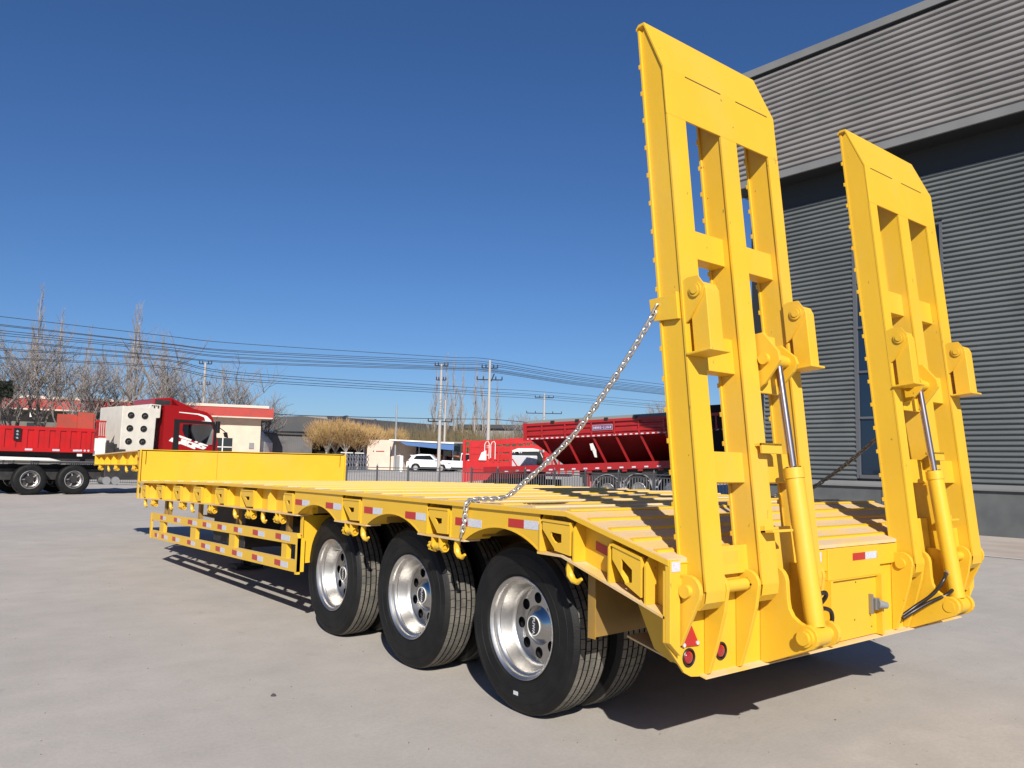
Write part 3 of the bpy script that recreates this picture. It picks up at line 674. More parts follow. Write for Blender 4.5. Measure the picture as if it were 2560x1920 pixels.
valve = MB(); valve.cyl((.13, .215, .06), (.085, .228, .063), .006, n=8); valve.cyl((.085, .228, .063), (.078, .229, .0635), .0075, n=8)
FIXN = True
tyre_me = tyre.mesh('tyre', [M['tyre'], M['tread']], True, None, 32)
rim_me = rim.mesh('rim', M['alu'], True, None, 50); disc_me = discm.mesh('disc', M['disc']); hub_me = hub.mesh('hub', M['disc'], True, None, 30)
bk_me = bk.mesh('brake_drum', M['dark']); cap_me = cap.mesh('hub_cap', M['black']); ring_me = ring.mesh('cap_ring', M['white']); txt_me = txt.mesh('hub_lettering', M['white_refl'])
valve_me = valve.mesh('valve', M['galv'], True)
def add_wheel(x, y, side, full=True, rot=0., sg=1):
    # side: +1 near (lip faces -x), -1 far
    t = link('wheel', tyre_me, TR); t.location = Vector((x, y, .515))-TR.location
    t.rotation_euler = (rot, 0, 0) if side > 0 else (rot, 0, math.pi)
    if full:
        for nm, me in (('rim', rim_me), ('wheel_disc', disc_me), ('hub', hub_me), ('brake_drum', bk_me), ('hub_cap', cap_me), ('cap_ring', ring_me), ('hub_lettering', txt_me), ('valve_stem', valve_me)):
            o = link(nm, me, t)
            if nm in ('hub_cap', 'hub_lettering'): o.rotation_euler = (-rot+R(0), 0, 0)
    else:
        o = link('rim', rim_me, t); o = link('wheel_disc', disc_me, t)
    return t
for i in range(3):
    yc = 1.3227+1.3112*i
    add_wheel(.176, yc, 1, True, [2.1, 2.6, .7][i]); 
    t = add_wheel(.80, yc, -1, False, .5+i)
    add_wheel(W_-.176, yc, -1, True, .4+i); add_wheel(W_-.80, yc, 1, False, .2+i)
t = MB().box(.1595, .161, 1.45, 1.492, .085, .10)
part('tyre_label', MB().hexa([(.1625, 1.355, .118), (.166, 1.355, .118), (.166, 1.312, .118), (.1625, 1.312, .118), (.1625, 1.355, .140), (.166, 1.355, .140), (.166, 1.312, .140), (.1625, 1.312, .140)]), M['white_refl'])

# ---- chains
def chain(pts, label, m_, loc):
    root = thing('chain', label, 'chain', loc)
    P = smooth_path(pts, 12); d = [0]
    for a, c in zip(P[:-1], P[1:]): d.append(d[-1]+(c-a).length)
    lk = MB(); q = []
    for j in range(8): a = math.pi*j/7; q.append((.0128*math.cos(a), .0142+.0128*math.sin(a), 0))
    for j in range(8): a = math.pi+math.pi*j/7; q.append((.0128*math.cos(a), -.0142+.0128*math.sin(a), 0))
    q.append(q[0]); lk.tube(q, .0056, 7, False)
    me = lk.mesh('chain_link', m_, True, None, 80)
    def at(s_):
        for i in range(len(d)-1):
            if d[i+1] >= s_:
                t = (s_-d[i])/(d[i+1]-d[i]+1e-9); return P[i].lerp(P[i+1], t), (P[i+1]-P[i]).normalized()
        return P[-1], (P[-1]-P[-2]).normalized()
    s_ = .01; i = 0
    while s_ < d[-1]:
        p, t = at(s_)
        z_ = Vector((0, 0, 1)) if abs(t.z) < .95 else Vector((0, 1, 0))
        x_ = t.cross(z_).normalized(); n_ = x_.cross(t).normalized()
        a = R((20 if i % 2 else 108)+random.uniform(-14, 14)); xx = x_*math.cos(a)+n_*math.sin(a); nn = xx.cross(t)
        o = link('chain_link', me, root); o.matrix_local = Matrix.Translation(p-Vector(loc)) @ Matrix((xx, t, nn)).transposed().to_4x4()
        s_ += .0355; i += 1
    return root
chain([(-.012, 1.70, 1.05), (-.014, 1.665, 1.15), (-.013, 1.65, 1.24), (-.006, 1.62, 1.272), (.02, 1.55, 1.284), (.04, 1.42, 1.292), (.05, 1.30, 1.318), (.06, 1.149, 1.409), (.062, .922, 1.548), (.064, .70, 1.71), (.066, .479, 1.922), (.075, .31, 2.11), (.09, .22, 2.235), (.105, .168, 2.322)],
      'shiny galvanised chain from the deck edge up to the left ramp', M['galv'], (0, 1.65, 1.27))
chain([(3.34, 1.60, 1.28), (3.32, 1.45, 1.29), (3.28, 1.25, 1.34), (3.26, .95, 1.52), (3.25, .6, 1.80), (3.25, .3, 2.12), (3.25, .168, 2.322)],
      'dull brown chain behind the right ramp, against the grey wall', M['darkchain'], (3.34, 1.6, 1.28))

# loose grit, far too fine to count
FIXN = False
mb = MB(); rg = random.Random(12)
for i in range(420):
    a = rg.uniform(.5, 12); p = Vector((CAM.x, CAM.y, 0))+FH*(2.0+a)+RH*rg.uniform(-.75, .75)*(2.0+a)
    r_ = rg.choice((.002, .003, .004, .006)); k = len(mb.v)
    mb.add([p+Vector((r_, 0, 0)), p+Vector((-r_*.6, r_, 0)), p+Vector((-r_, -r_*.7, 0)), p+Vector((0, 0, r_*1.3))], [(0, 1, 3), (1, 2, 3), (2, 0, 3)])
mb.build('grit', mat('grey_grit', (.20, .18, .165), .9), kind='stuff')
FIXN = True
# stones
def stone(px, py, sc, label):
    d = CAM; ray = cf+cr*((px-1280)/FPX)-cu*((py-960)/FPX); t = -CAM.z/ray.z; p = CAM+ray*t
    mb = MB(); pts = []
    for i in range(7):
        for j in range(4):
            a = i*2*math.pi/7; b_ = (j/3)*math.pi/2; r = sc*random.uniform(.7, 1.15)
            pts.append(p+Vector((r*math.cos(a)*math.cos(b_), r*math.sin(a)*math.cos(b_), r*.9*math.sin(b_))))
    mb.add(pts, [(i*4+j, ((i+1) % 7)*4+j, ((i+1) % 7)*4+j+1, i*4+j+1) for i in range(7) for j in range(3)])
    tag(mb.build('stone', M['rock']), label, 'stone')
stone(684, 1740, .018, 'small dark stone on the bare concrete left of the wheels')
stone(2185, 1600, .009, 'tiny pebble on the concrete right of the rear bumper shadow')
stone(2088, 1800, .006, 'crumb of dirt on the concrete near the bottom right')

# ------------------------------------------------------------------ WORKSHOP (right)
BL = wall(0, 0, 0)
WS = thing('workshop_building', 'tall grey corrugated workshop with overhanging upper wall on the right', 'building', tuple(wall(0, -8, 0)))
def wmb(mb, name, m_, **k): return mb.build(name, m_, WS, **k)
def wbox(u0, u1, o0, o1, z0, z1, mb=None):
    mb = mb or MB(); P = [wall(u0, o0, z0), wall(u1, o0, z0), wall(u1, o1, z0), wall(u0, o1, z0), wall(u0, o0, z1), wall(u1, o0, z1), wall(u1, o1, z1), wall(u0, o1, z1)]
    return mb.hexa(P)
U0, U1 = -20.0, 6.55      # along-wall extent; U1 is the left end seen between the ramp beams
def corrug(u0, u1, z0, z1, out, per, amp, name, m_):
    prof = [(0, 0), (.22, .0), (.34, .92), (.50, 1), (.74, .82), (.90, .3)]
    mb = MB(); n_ = int(round((z1-z0)/per)); per = (z1-z0)/n_; rows = []
    for i in range(n_):
        for a, c in prof: rows.append((z0+(i+a)*per, out+amp*c))
    rows.append((z1, out))
    segs = 1
    for zz, oo in rows:
        mb.v.append(wall(u0, oo, zz)); mb.v.append(wall(u1, oo, zz))
    for i in range(len(rows)-1):
        mb.f.append([2*i, 2*i+1, 2*i+3, 2*i+2]); mb.mi.append(0)
    return wmb(mb, name, m_)
wmb(wbox(U0, U1, -.05, -14, 0, 12.8), 'core_wall', M['shedgrey'])
wmb(wbox(U0, U1+.02, -.05, .03, 0, 1.08), 'plinth', M['plinth'])
for k_ in range(7): wmb(wbox(U0+k_*3.8, U0+k_*3.8+.012, .03, .033, .02, 1.07), 'plinth_joint', M['navy'])
wmb(wbox(U0, U1+.03, -.05, .10, 1.085, 1.13).hexa([wall(a, b_, c) for a, b_, c in ((U0, .03, 1.13), (U1, .03, 1.13), (U1, .075, 1.13), (U0, .075, 1.13), (U0, .03, 1.23), (U1, .03, 1.23), (U1, .04, 1.23), (U0, .04, 1.23))]), 'base_flashing', M['fascia'])
ww = [(1.08, 3.44), (-6.5, -4.1), (-14, -11.6)]
zlo, zhi = 1.235, 9.30
wz0, wz1 = 1.30, 7.95
edges = [U1-.36]
for a, c in ww: edges += [c+.0, a-.0]
edges.append(U0)
for i in range(0, len(edges), 2):
    corrug(edges[i+1], edges[i], zlo, zhi, 0, .131, .058, 'cladding_sheet', M['clad_low'])
for a, c in ww: corrug(a, c, wz1+.06, zhi, 0, .131, .058, 'cladding_sheet', M['clad_low'])
wmb(wbox(U1-.34, U1+.02, -.05, .045, 1.235, 9.9), 'corner_panel', M['navy'])
wmb(wbox(U1-.365, U1-.345, -.05, .05, 1.235, 9.30), 'corner_trim', M['fascia'])
for a, c in ww:
    fr = wmb(wbox(a, a+.07, -.04, .055, wz0, wz1), 'window_frame', M['frame'])
    wbox(c-.09, c-.0, -.04, .055, wz0, wz1).build('frame_jamb', M['frame'], fr)
    wbox(a+.07, c-.09, -.04, .055, wz1-.06, wz1).build('frame_head', M['frame'], fr); wbox(a+.07, c-.09, -.04, .07, wz0, wz0+.09).build('frame_sill', M['frame'], fr)
    lv = [wz0+.09, 2.94, 4.2, 5.43, 6.7, wz1-.06]
    mid = (a+c)/2
    for z_ in lv[1:-1]: wbox(a+.07, c-.09, -.04, .02, z_-.03, z_+.03).build('glazing_bar', M['frame'], fr)
    wbox(mid-.03, mid+.03, -.04, .022, wz0+.09, wz1-.06).build('glazing_bar', M['frame'], fr)
    for z0, z1 in zip(lv[:-1], lv[1:]):
        for q0, q1 in ((a+.07, mid-.03), (mid+.03, c-.09)):
            wbox(q0, q1, -.045, -.03, z0+.03, z1-.03).build('pane', M['bglass'], fr)
wmb(wbox(U0, U1-.36, -.05, .01, 9.30, 10.0), 'dark_band', M['navy'])
OV = .72
corrug(U0, U1+.30, 10.22, 13.32, OV, .163, .055, 'upper_cladding', M['clad_up'])
wmb(wbox(U0, U1+.33, OV-.02, OV+.05, 10.0, 10.215), 'lower_fascia', M['fascia'])
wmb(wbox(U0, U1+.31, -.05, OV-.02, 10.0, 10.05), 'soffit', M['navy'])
wmb(wbox(U1+.30, U1+.62, -.05, OV+.05, 10.0, 13.32), 'end_trim', M['fascia'])
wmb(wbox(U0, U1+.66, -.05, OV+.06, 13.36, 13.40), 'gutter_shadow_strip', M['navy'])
wmb(wbox(U0, U1+.68, -14, OV+.10, 13.40, 13.62), 'parapet_coping', M['fascia'])
wmb(wbox(U0, U1+.30, -14, OV-.02, 13.0, 13.38), 'roof_deck', M['shedgrey'])
wmb(wbox(U1, U1+.30, -14, -.05, 9.98, 13.38), 'gable_wall', M['clad_up'])
# ------------------------------------------------------------------ generic helpers for the far yard
def local(root): return root.matrix_basis.copy()
class Frame:
    """local frame standing on the yard: X along heading, Y to the left, Z up"""
    def __init__(s, name, label, cat, loc, head, pitch=0, group=None):
        s.o = thing(name, label, cat, tuple(loc), group)
        s.o.rotation_euler = (0, -pitch, math.pi/2-head)
    def part(s, name, mb, m_, parent=None, **k):
        return mb.build(name, m_, parent or s.o, world=False, **k)
def wheelmb(mb, x, y0, y1, r, z):
    mb.cyl((x, y0, z), (x, y1, z), r, n=28); return mb
def truck_wheel(F, x, y, z, r=.54, w_=.3, out=-1):
    t = F.part('wheel', MB().lathe([(0, r*.60), (-.01*1, r*.8), (.0, r*.95), (.03, r), (w_-.03, r), (w_, r*.95), (w_+.01, r*.8), (w_, r*.60)], 32, 'Y', cen=(x, y, z)), M['tyre'], smooth=True, ang=50)
    F.part('rim', MB().lathe([(.0, r*.60), (-.004, r*.57), (.02, r*.53), (.10, r*.50), (.13, r*.42)], 32, 'Y', cen=(x, y, z)), M['alu'], t, smooth=True)
    sp = MB().cyl((x, y+.13, z), (x, y+.14, z), r*.50, n=24)
    F.part('wheel_disc', sp, M['dark'], t)
    hb = MB().cyl((x, y+.02, z), (x, y+.13, z), r*.22, r*.26, n=16); F.part('hub', hb, M['dark'], t)
    for i in range(5):
        a = i*2*math.pi/5+.6; F.part('spoke', MB().box(-.001, .001, -.001, .001, -.001, .001) if False else MB().cyl((x+r*.26*math.cos(a), y+.10, z+r*.26*math.sin(a)), (x+r*.46*math.cos(a), y+.115, z+r*.46*math.sin(a)), r*.055, n=6), M['steel'], t)

# ---- red tractor unit with gas cylinder cabinet (left)
HD = R(81.5)
p0 = Wp(183, 1232, 29.6); p0.z = 0
# camera-facing side is local -Y
T = Frame('tractor_truck', 'dark red tractor unit with cream six-hole gas cabinet behind its cab', 'truck', p0, HD)
for sx in (0, -1.47):
    for yy_, oo in ((0, -1), (2.15, 1)): truck_wheel(T, sx, yy_, .56, .56, .32)
for yy_ in (0.05, 2.1): truck_wheel(T, 4.52, yy_, .54, .54, .3)
T.part('chassis_rail', MB().box(-2.7, 5.6, .75, .85, .82, 1.10), M['dark']); T.part('chassis_rail', MB().box(-2.7, 5.6, 1.75, 1.85, .82, 1.10), M['dark'])
T.part('drivetrain', MB().box(-2.4, 2.2, .4, 2.2, .55, .95), M['dark'])
T.part('side_fairing', MB().box(1.05, 3.2, .0, .35, .55, 1.2), M['dark'], bevel=.03)
T.part('fender', MB().box(-2.75, .75, .0, .5, 1.17, 1.22), M['dark'])
T.part('fender_trim', MB().hexa([(-3.2, -.03, 1.27), (-.6, -.03, 1.26), (-.5, .02, 1.26), (-3.2, .02, 1.27), (-3.2, -.03, 1.40), (-1.0, -.03, 1.36), (-.9, .02, 1.36), (-3.2, .02, 1.40)]), M['white'])
T.part('steel_strap', MB().box(-1.0, 1.2, -.01, .01, 1.22, 1.245), M['steel'])
for sx in (1.14, 1.47):
    T.part('air_tank', MB().cyl((sx, -.05, .52), (sx, .5, .52), .155, n=24).cyl((sx, -.06, .52), (sx, -.05, .52), .02, n=8), M['pipe'], smooth=True, ang=40)
# cabinet
cb = MB().prism([(1.02, 1.25), (3.22, 1.25), (3.30, 3.28), (3.42, 3.62), (3.25, 3.64), (3.02, 3.60), (2.88, 3.42), (1.05, 3.42)] if False else [(1.92, 1.2), (3.22, 1.2), (3.27, 3.05), (3.42, 3.07), (3.44, 3.60), (3.02, 3.62), (2.94, 3.45), (1.94, 3.47)], lambda a, b_, t: (a, t, b_), .02, 2.42)
cbo = T.part('gas_cabinet', cb, M['cream'], bevel=.02)
for hx in (2.24, 2.78):
    for hz in (2.07, 2.59, 3.11):
        hx_ = hx+(hz-2.1)*.03
        h_ = T.part('valve_port', MB().cyl((hx_, .018, hz), (hx_, .012, hz), .135, n=24), M['void'], cbo)
        T.part('port_ring', MB().lathe([(.02, .135), (.0, .147), (-.004, .135)], 24, 'Y', cen=(hx_, .012, hz)), M['cream'], h_, smooth=True)
        T.part('valve_handle', MB().box(hx_-.05, hx_+.05, .0, .01, hz+.02, hz+.035).box(hx_-.05, hx_-.035, .0, .01, hz-.05, hz+.03), M['steel'], h_)
for k_, dx in enumerate((3.06, 3.14, 3.22, 3.30)): T.part('label_mark', MB().box(dx, dx+.06, .012, .018, 3.53-(.08 if k_ % 2 else 0), 3.57), M['dark'], cbo)
cbo.location.x -= .36
# cab
cabp = [(3.45, 1.0), (5.75, 1.0), (5.82, 1.5), (5.80, 2.15), (5.62, 2.95), (5.50, 3.25), (5.25, 3.42), (4.6, 3.55), (3.95, 3.62), (3.45, 3.62)]
win = [(3.95+.28, 2.62), (3.95+.30, 2.86), (5.48, 2.90), (5.60, 2.70), (5.58, 1.95), (4.85, 2.15), (4.45, 2.28), (4.32, 2.40)]
cab = T.part('cab', MB().prism(cabp, lambda a, b_, t: (a, t, b_), .06, .10, [win[::-1]]).prism(cabp, lambda a, b_, t: (a, t, b_), 2.40, 2.44, [win[::-1]])
    .box(3.45, 3.50, .10, 2.40, 1.0, 3.60).box(3.5, 5.7, .10, 2.40, 1.0, 1.06).hexa([(3.5, .1, 3.58), (4.6, .1, 3.51), (4.6, 2.4, 3.51), (3.5, 2.4, 3.58), (3.5, .1, 3.61), (4.6, .1, 3.545), (4.6, 2.4, 3.545), (3.5, 2.4, 3.61)])
    .hexa([(4.6, .1, 3.51), (5.25, .1, 3.38), (5.25, 2.4, 3.38), (4.6, 2.4, 3.51), (4.6, .1, 3.545), (5.25, .1, 3.415), (5.25, 2.4, 3.415), (4.6, 2.4, 3.545)])
    .hexa([(5.25, .1, 3.38), (5.58, .1, 2.98), (5.58, 2.4, 2.98), (5.25, 2.4, 3.38), (5.25, .1, 3.415), (5.62, .1, 2.98), (5.62, 2.4, 2.98), (5.25, 2.4, 3.415)])
    .box(5.70, 5.80, .10, 2.40, 1.0, 2.05), M['cab_red'])
T.part('windscreen', MB().hexa([(5.78, .1, 2.05), (5.80, .1, 2.05), (5.80, 2.4, 2.05), (5.78, 2.4, 2.05), (5.58, .1, 2.97), (5.60, .1, 2.97), (5.60, 2.4, 2.97), (5.58, 2.4, 2.97)]), mat('tinted_windscreen', (.3, .33, .33), .02, spec=.6), cab)
T.part('window_surround', MB().prism([(3.98, 1.2), (4.10, 1.2), (4.10, 2.92), (5.50, 2.92), (5.62, 2.62), (5.60, 1.7), (5.70, 1.7), (5.74, 2.7), (5.62, 3.02), (3.86, 3.06)], lambda a, b_, t: (a, t, b_), .046, .058), M['black'], cab)
T.part('rear_pillar', MB().prism([(3.84, 1.1), (3.98, 1.1), (4.02, 3.0), (3.88, 3.0)], lambda a, b_, t: (a, t, b_), .044, .058), M['black'], cab)
T.part('seat', MB().box(4.35, 4.75, .5, 1.0, 1.3, 2.75), M['black'], cab); T.part('quarter_glass', MB().box(4.24, 4.50, .075, .085, 2.30, 2.88), M['glass'], cab)
T.part('roof_deflector', MB().hexa([(3.05, .2, 3.55), (4.15, .2, 3.60), (4.15, 2.3, 3.60), (3.05, 2.3, 3.55), (3.05, .2, 3.86), (3.75, .2, 3.95), (3.75, 2.3, 3.95), (3.05, 2.3, 3.86)])
       .hexa([(3.75, .2, 3.60), (4.75, .2, 3.54), (4.75, 2.3, 3.54), (3.75, 2.3, 3.60), (3.75, .2, 3.95), (4.62, .2, 3.60), (4.62, 2.3, 3.60), (3.75, 2.3, 3.95)]), M['cab_red'], cab, bevel=.03)
T.part('deflector_recess', MB().box(3.1, 3.72, .19, .197, 3.60, 3.82), M['dark'], cab)
T.part('roof_stripe', MB().prism([(4.05, 3.37), (4.9, 3.34), (5.25, 3.26), (5.44, 3.10), (5.50, 2.99), (5.38, 2.99), (4.85, 3.02), (5.2, 3.05), (5.14, 3.20), (4.85, 3.29), (4.05, 3.335)][::-1], lambda a, b_, t: (a, t, b_), .050, .057), M['white'], cab)
mir = T.part('mirror', MB().box(5.70, 5.85, -.02, .14, 2.55, 3.06), M['black'], cab, bevel=.02)
T.part('front_mirror', MB().tube([(5.82, .0, 2.78), (6.0, -.05, 2.66), (6.12, -.05, 2.56)], .02, 6).hexa([(6.08, -.10, 2.40), (6.2, -.10, 2.36), (6.2, .04, 2.36), (6.08, .04, 2.40), (6.02, -.10, 2.58), (6.14, -.10, 2.60), (6.14, .04, 2.60), (6.02, .04, 2.58)]), M['black'], cab)
T.part('door_handle', MB().box(4.2, 4.4, .045, .058, 1.30, 1.34), M['black'], cab)
def door_pt(q): return (((395+q[0]/14.75)-183)/67.4+.2, 2.03+(1110-(1050+q[1]/14.75))/66)
letters = [
 [(345,775),(465,638),(655,690),(615,760),(700,785),(840,780),(870,675),(1105,725),(1100,968),(850,885),(770,895),(600,850),(400,785)],
 [(720,575),(780,530),(1310,690),(1260,750),(850,650)],
 [(1405,790),(1480,735),(1580,770),(1530,825)]]
h_ = [[(1118,728),(1420,825),(1560,865),(1640,880),(1570,822),(1700,805),(2035,905),(1990,940),(1740,895),(1960,990),(1900,1050),(1820,1075),(1750,1065),(1470,990),(1480,1060),(1440,1080),(1112,970)],
      [(1150,880),(1290,925),(1345,860),(1210,820)], [(1650,965),(1750,1005),(1800,975),(1710,945)]]
for L_ in letters: T.part('door_letter', MB().prism([door_pt(q) for q in L_], lambda a, b_, t: (a, t, b_), .050, .057), M['white'], cab)
T.part('door_letter', MB().prism([door_pt(q) for q in h_[0]], lambda a, b_, t: (a, t, b_), .050, .057, [[door_pt(q) for q in hh] for hh in h_[1:]]), M['white'], cab)
T.part('front_bumper', MB().box(5.5, 5.85, .05, 2.45, .45, 1.0), M['cab_red'], cab, bevel=.03)
cab.location.x -= .20
# ---- red dump semi-trailer on it
D = Frame('dump_trailer', 'bright red ribbed dump trailer coupled behind the dark red truck', 'trailer', p0, HD)
XE = .58
bed = D.part('bed_side', MB().box(-9.0, XE, -.05, 0, 1.60, 2.46), M['red'])
D.part('top_rail', MB().box(-9.0, XE, -.09, .02, 2.38, 2.50), M['red'], bed); D.part('bottom_rail', MB().box(-9.0, XE, -.09, .02, 1.58, 1.72), M['red'], bed)
for i in range(24): D.part('side_rib', MB().hexa([(XE-.28-i*.36, -.085, 1.72), (XE-.12-i*.36, -.085, 1.72), (XE-.16-i*.36, -.05, 1.72), (XE-.24-i*.36, -.05, 1.72), (XE-.28-i*.36, -.085, 2.38), (XE-.12-i*.36, -.085, 2.38), (XE-.16-i*.36, -.05, 2.38), (XE-.24-i*.36, -.05, 2.38)]), M['red'], bed)
D.part('bed_side', MB().box(-9.0, XE, 2.35, 2.40, 1.60, 2.46), M['red']); D.part('bed_floor', MB().box(-9.0, XE, 0, 2.35, 1.58, 1.66), M['red'])
hb_ = D.part('headboard', MB().box(XE-.75, XE-.05, 1.9, 1.95, 2.4, 3.10).box(XE-.05, XE, .0, 2.4, 1.6, 3.06), M['redrust'])
D.part('headboard_panel', MB().box(-.03, XE-.06, -.02, .03, 2.46, 3.12), M['redrust'], hb_)
for i in range(5): D.part('ladder_bar', MB().box(XE+.06+i*.075, XE+.09+i*.075, -.01, .02, 2.20, 2.82), M['red'], hb_)
D.part('ladder_rail', MB().box(XE+.03, XE+.42, -.015, .025, 2.78, 2.84).box(XE+.03, XE+.42, -.015, .025, 2.18, 2.24), M['red'], hb_)
D.part('front_panel', MB().box(XE+.02, XE+.46, .0, .04, 1.48, 2.15), M['white'])
D.part('tarp_motor', MB().box(1.02, 1.30, -.12, .1, 1.5, 2.0).box(1.30, 1.42, -.1, .1, 1.62, 1.95).box(1.28, 1.75, -.1, .06, 1.45, 1.75), M['dark'])
D.part('subframe', MB().box(-9.0, .9, .2, 2.2, 1.25, 1.58), M['dark'])
for x_ in (-1.75, -.85, -.15): D.part('white_marker', MB().box(x_, x_+.24, -.096, -.09, 1.62, 1.69), M['white_refl'])
for i in range(4): D.part('small_lamp', MB().cyl((.22+i*.13-.5+.28, -.10, 1.66), (.22+i*.13-.5+.28, -.09, 1.66), .04, n=10), M['white_refl'])
D.part('plate', MB().box(.02, .20, -.03, -.02, 1.44, 1.54), M['white'])
sg = D.part('hanging_sign', MB().box(-2.15, -1.93, -.13, -.12, 1.98, 2.42), M['black'])
for k_, zc in enumerate((2.31, 2.20, 2.07)):
    D.part('sign_character', MB().box(-2.08, -2.00, -.136, -.131, zc-.006, zc+.008).box(-2.045, -2.033, -.136, -.131, zc-.04, zc+.035).box(-2.075+.01*k_, -2.0, -.136, -.131, zc-.035, zc-.022), M['white_refl'], sg)

# ---- red hopper trailer (right) seen side on
def side_trailer_pt(px, d): 
    p = Wp(px, 1165, d); p.z = 0; return p
pa = side_trailer_pt(1322, 36.0); pb_ = side_trailer_pt(1700, 33.2)
hd2 = math.atan2((pb_-pa).x, (pb_-pa).y); LL = (pb_-pa).length; pxm = LL/(1700-1322)
H = Frame('hopper_trailer', 'long red hopper trailer with overhanging ribbed top side and row of white markers', 'trailer', pa, hd2, R(3.0))
XL = 9.0
zt, zm, zr0, zr1 = 3.32, 2.62, 1.12, 1.42
up = H.part('upper_side', MB().box(0, XL, -.02, .03, zm, zt), M['red_deep'])
H.part('top_rail', MB().box(-.05, XL, -.12, .04, zt-.10, zt+.02), M['red_deep'], up); H.part('lower_rail', MB().box(-.05, XL, -.10, .04, zm-.03, zm+.07), M['red_deep'], up)
for zz in (2.80, 3.05): H.part('swage', MB().cyl((0, -.04, zz), (XL, -.04, zz), .06, n=8), M['red_deep'], up)
H.part('front_post', MB().box(-.10, .08, -.14, .04, zm-.05, zt+.05), M['red_deep'], up)
xs_ = [.78, 1.9, 3.15, 4.2, 5.3, 6.4, 7.5, 8.6]
for x_ in xs_: H.part('side_rib', MB().box(x_, x_+.07, -.11, .02, zm, zt), M['red_deep'], up)
i = 0; x_ = .02
while x_ < XL-.1: H.part('white_marker', MB().box(x_, x_+.12, -.108, -.102, zm-.015, zm+.035), M['white_refl'], up); x_ += .245
H.part('tarpaulin', MB().hexa([(.1, -.06, zt+.02), (XL, -.06, zt+.02), (XL, .9, zt+.10), (.1, .9, zt+.10), (.1, .05, zt+.16), (XL, .05, zt+.16), (XL, .8, zt+.2), (.1, .8, zt+.2)]), M['canvas'])
for x_ in (1.27, 2.45, 3.8, 5.1, 6.6, 8.1): H.part('tarp_buckle', MB().box(x_, x_+.16, -.16, -.05, zt-.04, zt+.09), M['black'])
# sloping hopper underside
H.part('hopper_slope', MB().hexa([(.15, .03, zm), (XL, .03, zm), (XL, .05, zm), (.15, .05, zm), (1.0, 2.25, zr1), (XL, 2.25, zr1), (XL, 2.28, zr1), (1.0, 2.28, zr1)]), M['red_deep'])
for x_ in xs_: H.part('hopper_rib', MB().hexa([(x_, -.02, zm), (x_+.10, -.02, zm), (x_+.10, .03, zm), (x_, .03, zm), (x_+.46, .34, zr1), (x_+.56, .34, zr1), (x_+.56, .42, zr1), (x_+.46, .42, zr1)]), M['red_deep'])
H.part('chassis_side', MB().box(-2.2, XL, -.10, .0, zr0, zr1), M['red_deep']); H.part('chassis_deck', MB().box(-2.2, XL, 0, 2.4, zr1-.1, zr1), M['dark'])
x_ = -1.1
while x_ < XL: H.part('white_marker', MB().box(x_, x_+.17, -.108, -.102, zr0+.05, zr0+.11), M['white_refl']); x_ += .55
for x_ in (2.9, 3.6, 4.5, 5.2, 6.1): H.part('tie_hook', MB().box(x_, x_+.22, -.09, -.04, zr0-.10, zr0-.02), M['red_deep'])
H.part('axle_frame', MB().box(2.5, XL, .1, 2.3, .62, zr0), M['dark'])
H.part('landing_leg', MB().box(2.75, 2.93, .0, .2, -.1, zr0).box(3.0, 3.08, .1, .2, .0, zr0), M['red_deep'])
H.part('tool_crate', MB().box(.4, 1.5, .1, .8, .10, .45), M['redrust']); H.part('grey_box', MB().box(1.62, 2.62, .05, .9, .15, .82), M['greyfender'])
for x_ in (3.75, 5.15, 6.55):
    t = H.part('wheel', MB().lathe([(0, .32), (-.01, .43), (0, .50), (.03, .53), (.27, .53), (.3, .32)], 28, 'Y', cen=(x_, .05, .22)), M['tyre'], smooth=True)
    H.part('rim', MB().lathe([(0, .32), (-.005, .305), (.1, .27), (.12, .0)], 28, 'Y', cen=(x_, .05, .22)), M['alu'], t, smooth=True)
    f_ = MB(); A_ = [(x_+.66*math.cos(R(q)), .24+.66*math.sin(R(q))) for q in range(10, 171, 16)]
    for (a, c), (a2, c2) in zip(A_[:-1], A_[1:]):
        f_.hexa([(a, 0, c), (a, .5, c), (a2, .5, c2), (a2, 0, c2), (a*1.0+(a-x_)*.04, 0, c+.03), (a+(a-x_)*.04, .5, c+.03), (a2+(a2-x_)*.04, .5, c2+.03), (a2+(a2-x_)*.04, 0, c2+.03)])
    H.part('mudguard', f_, M['greyfender'])
H.part('end_wall', MB().box(XL-.6, XL, -.1, 2.4, zr1, zt+.35), M['void'])
rag = H.part('white_rag', MB().hexa([(3.02, .25, 2.0), (3.22, .25, 1.98), (3.24, .32, 1.98), (3.02, .32, 2.0), (2.98, .18, 2.30), (3.12, .18, 2.32), (3.14, .25, 2.32), (2.98, .25, 2.30)]).hexa([(3.16, .28, 1.70), (3.26, .28, 1.68), (3.26, .34, 1.68), (3.16, .34, 1.70), (3.08, .24, 1.98), (3.24, .24, 1.98), (3.24, .3, 1.98), (3.08, .3, 1.98)]), M['white'])
sp_ = H.part('name_plate', MB().box(3.24, 4.17, -.135, -.12, 2.86, 3.10), M['pipe'])
H.part('plate_field', MB().box(3.27, 4.14, -.139, -.1355, 2.885, 3.075), mat('violet_plate', (.10, .045, .14), .5), sp_)
rs_ = random.Random(5)
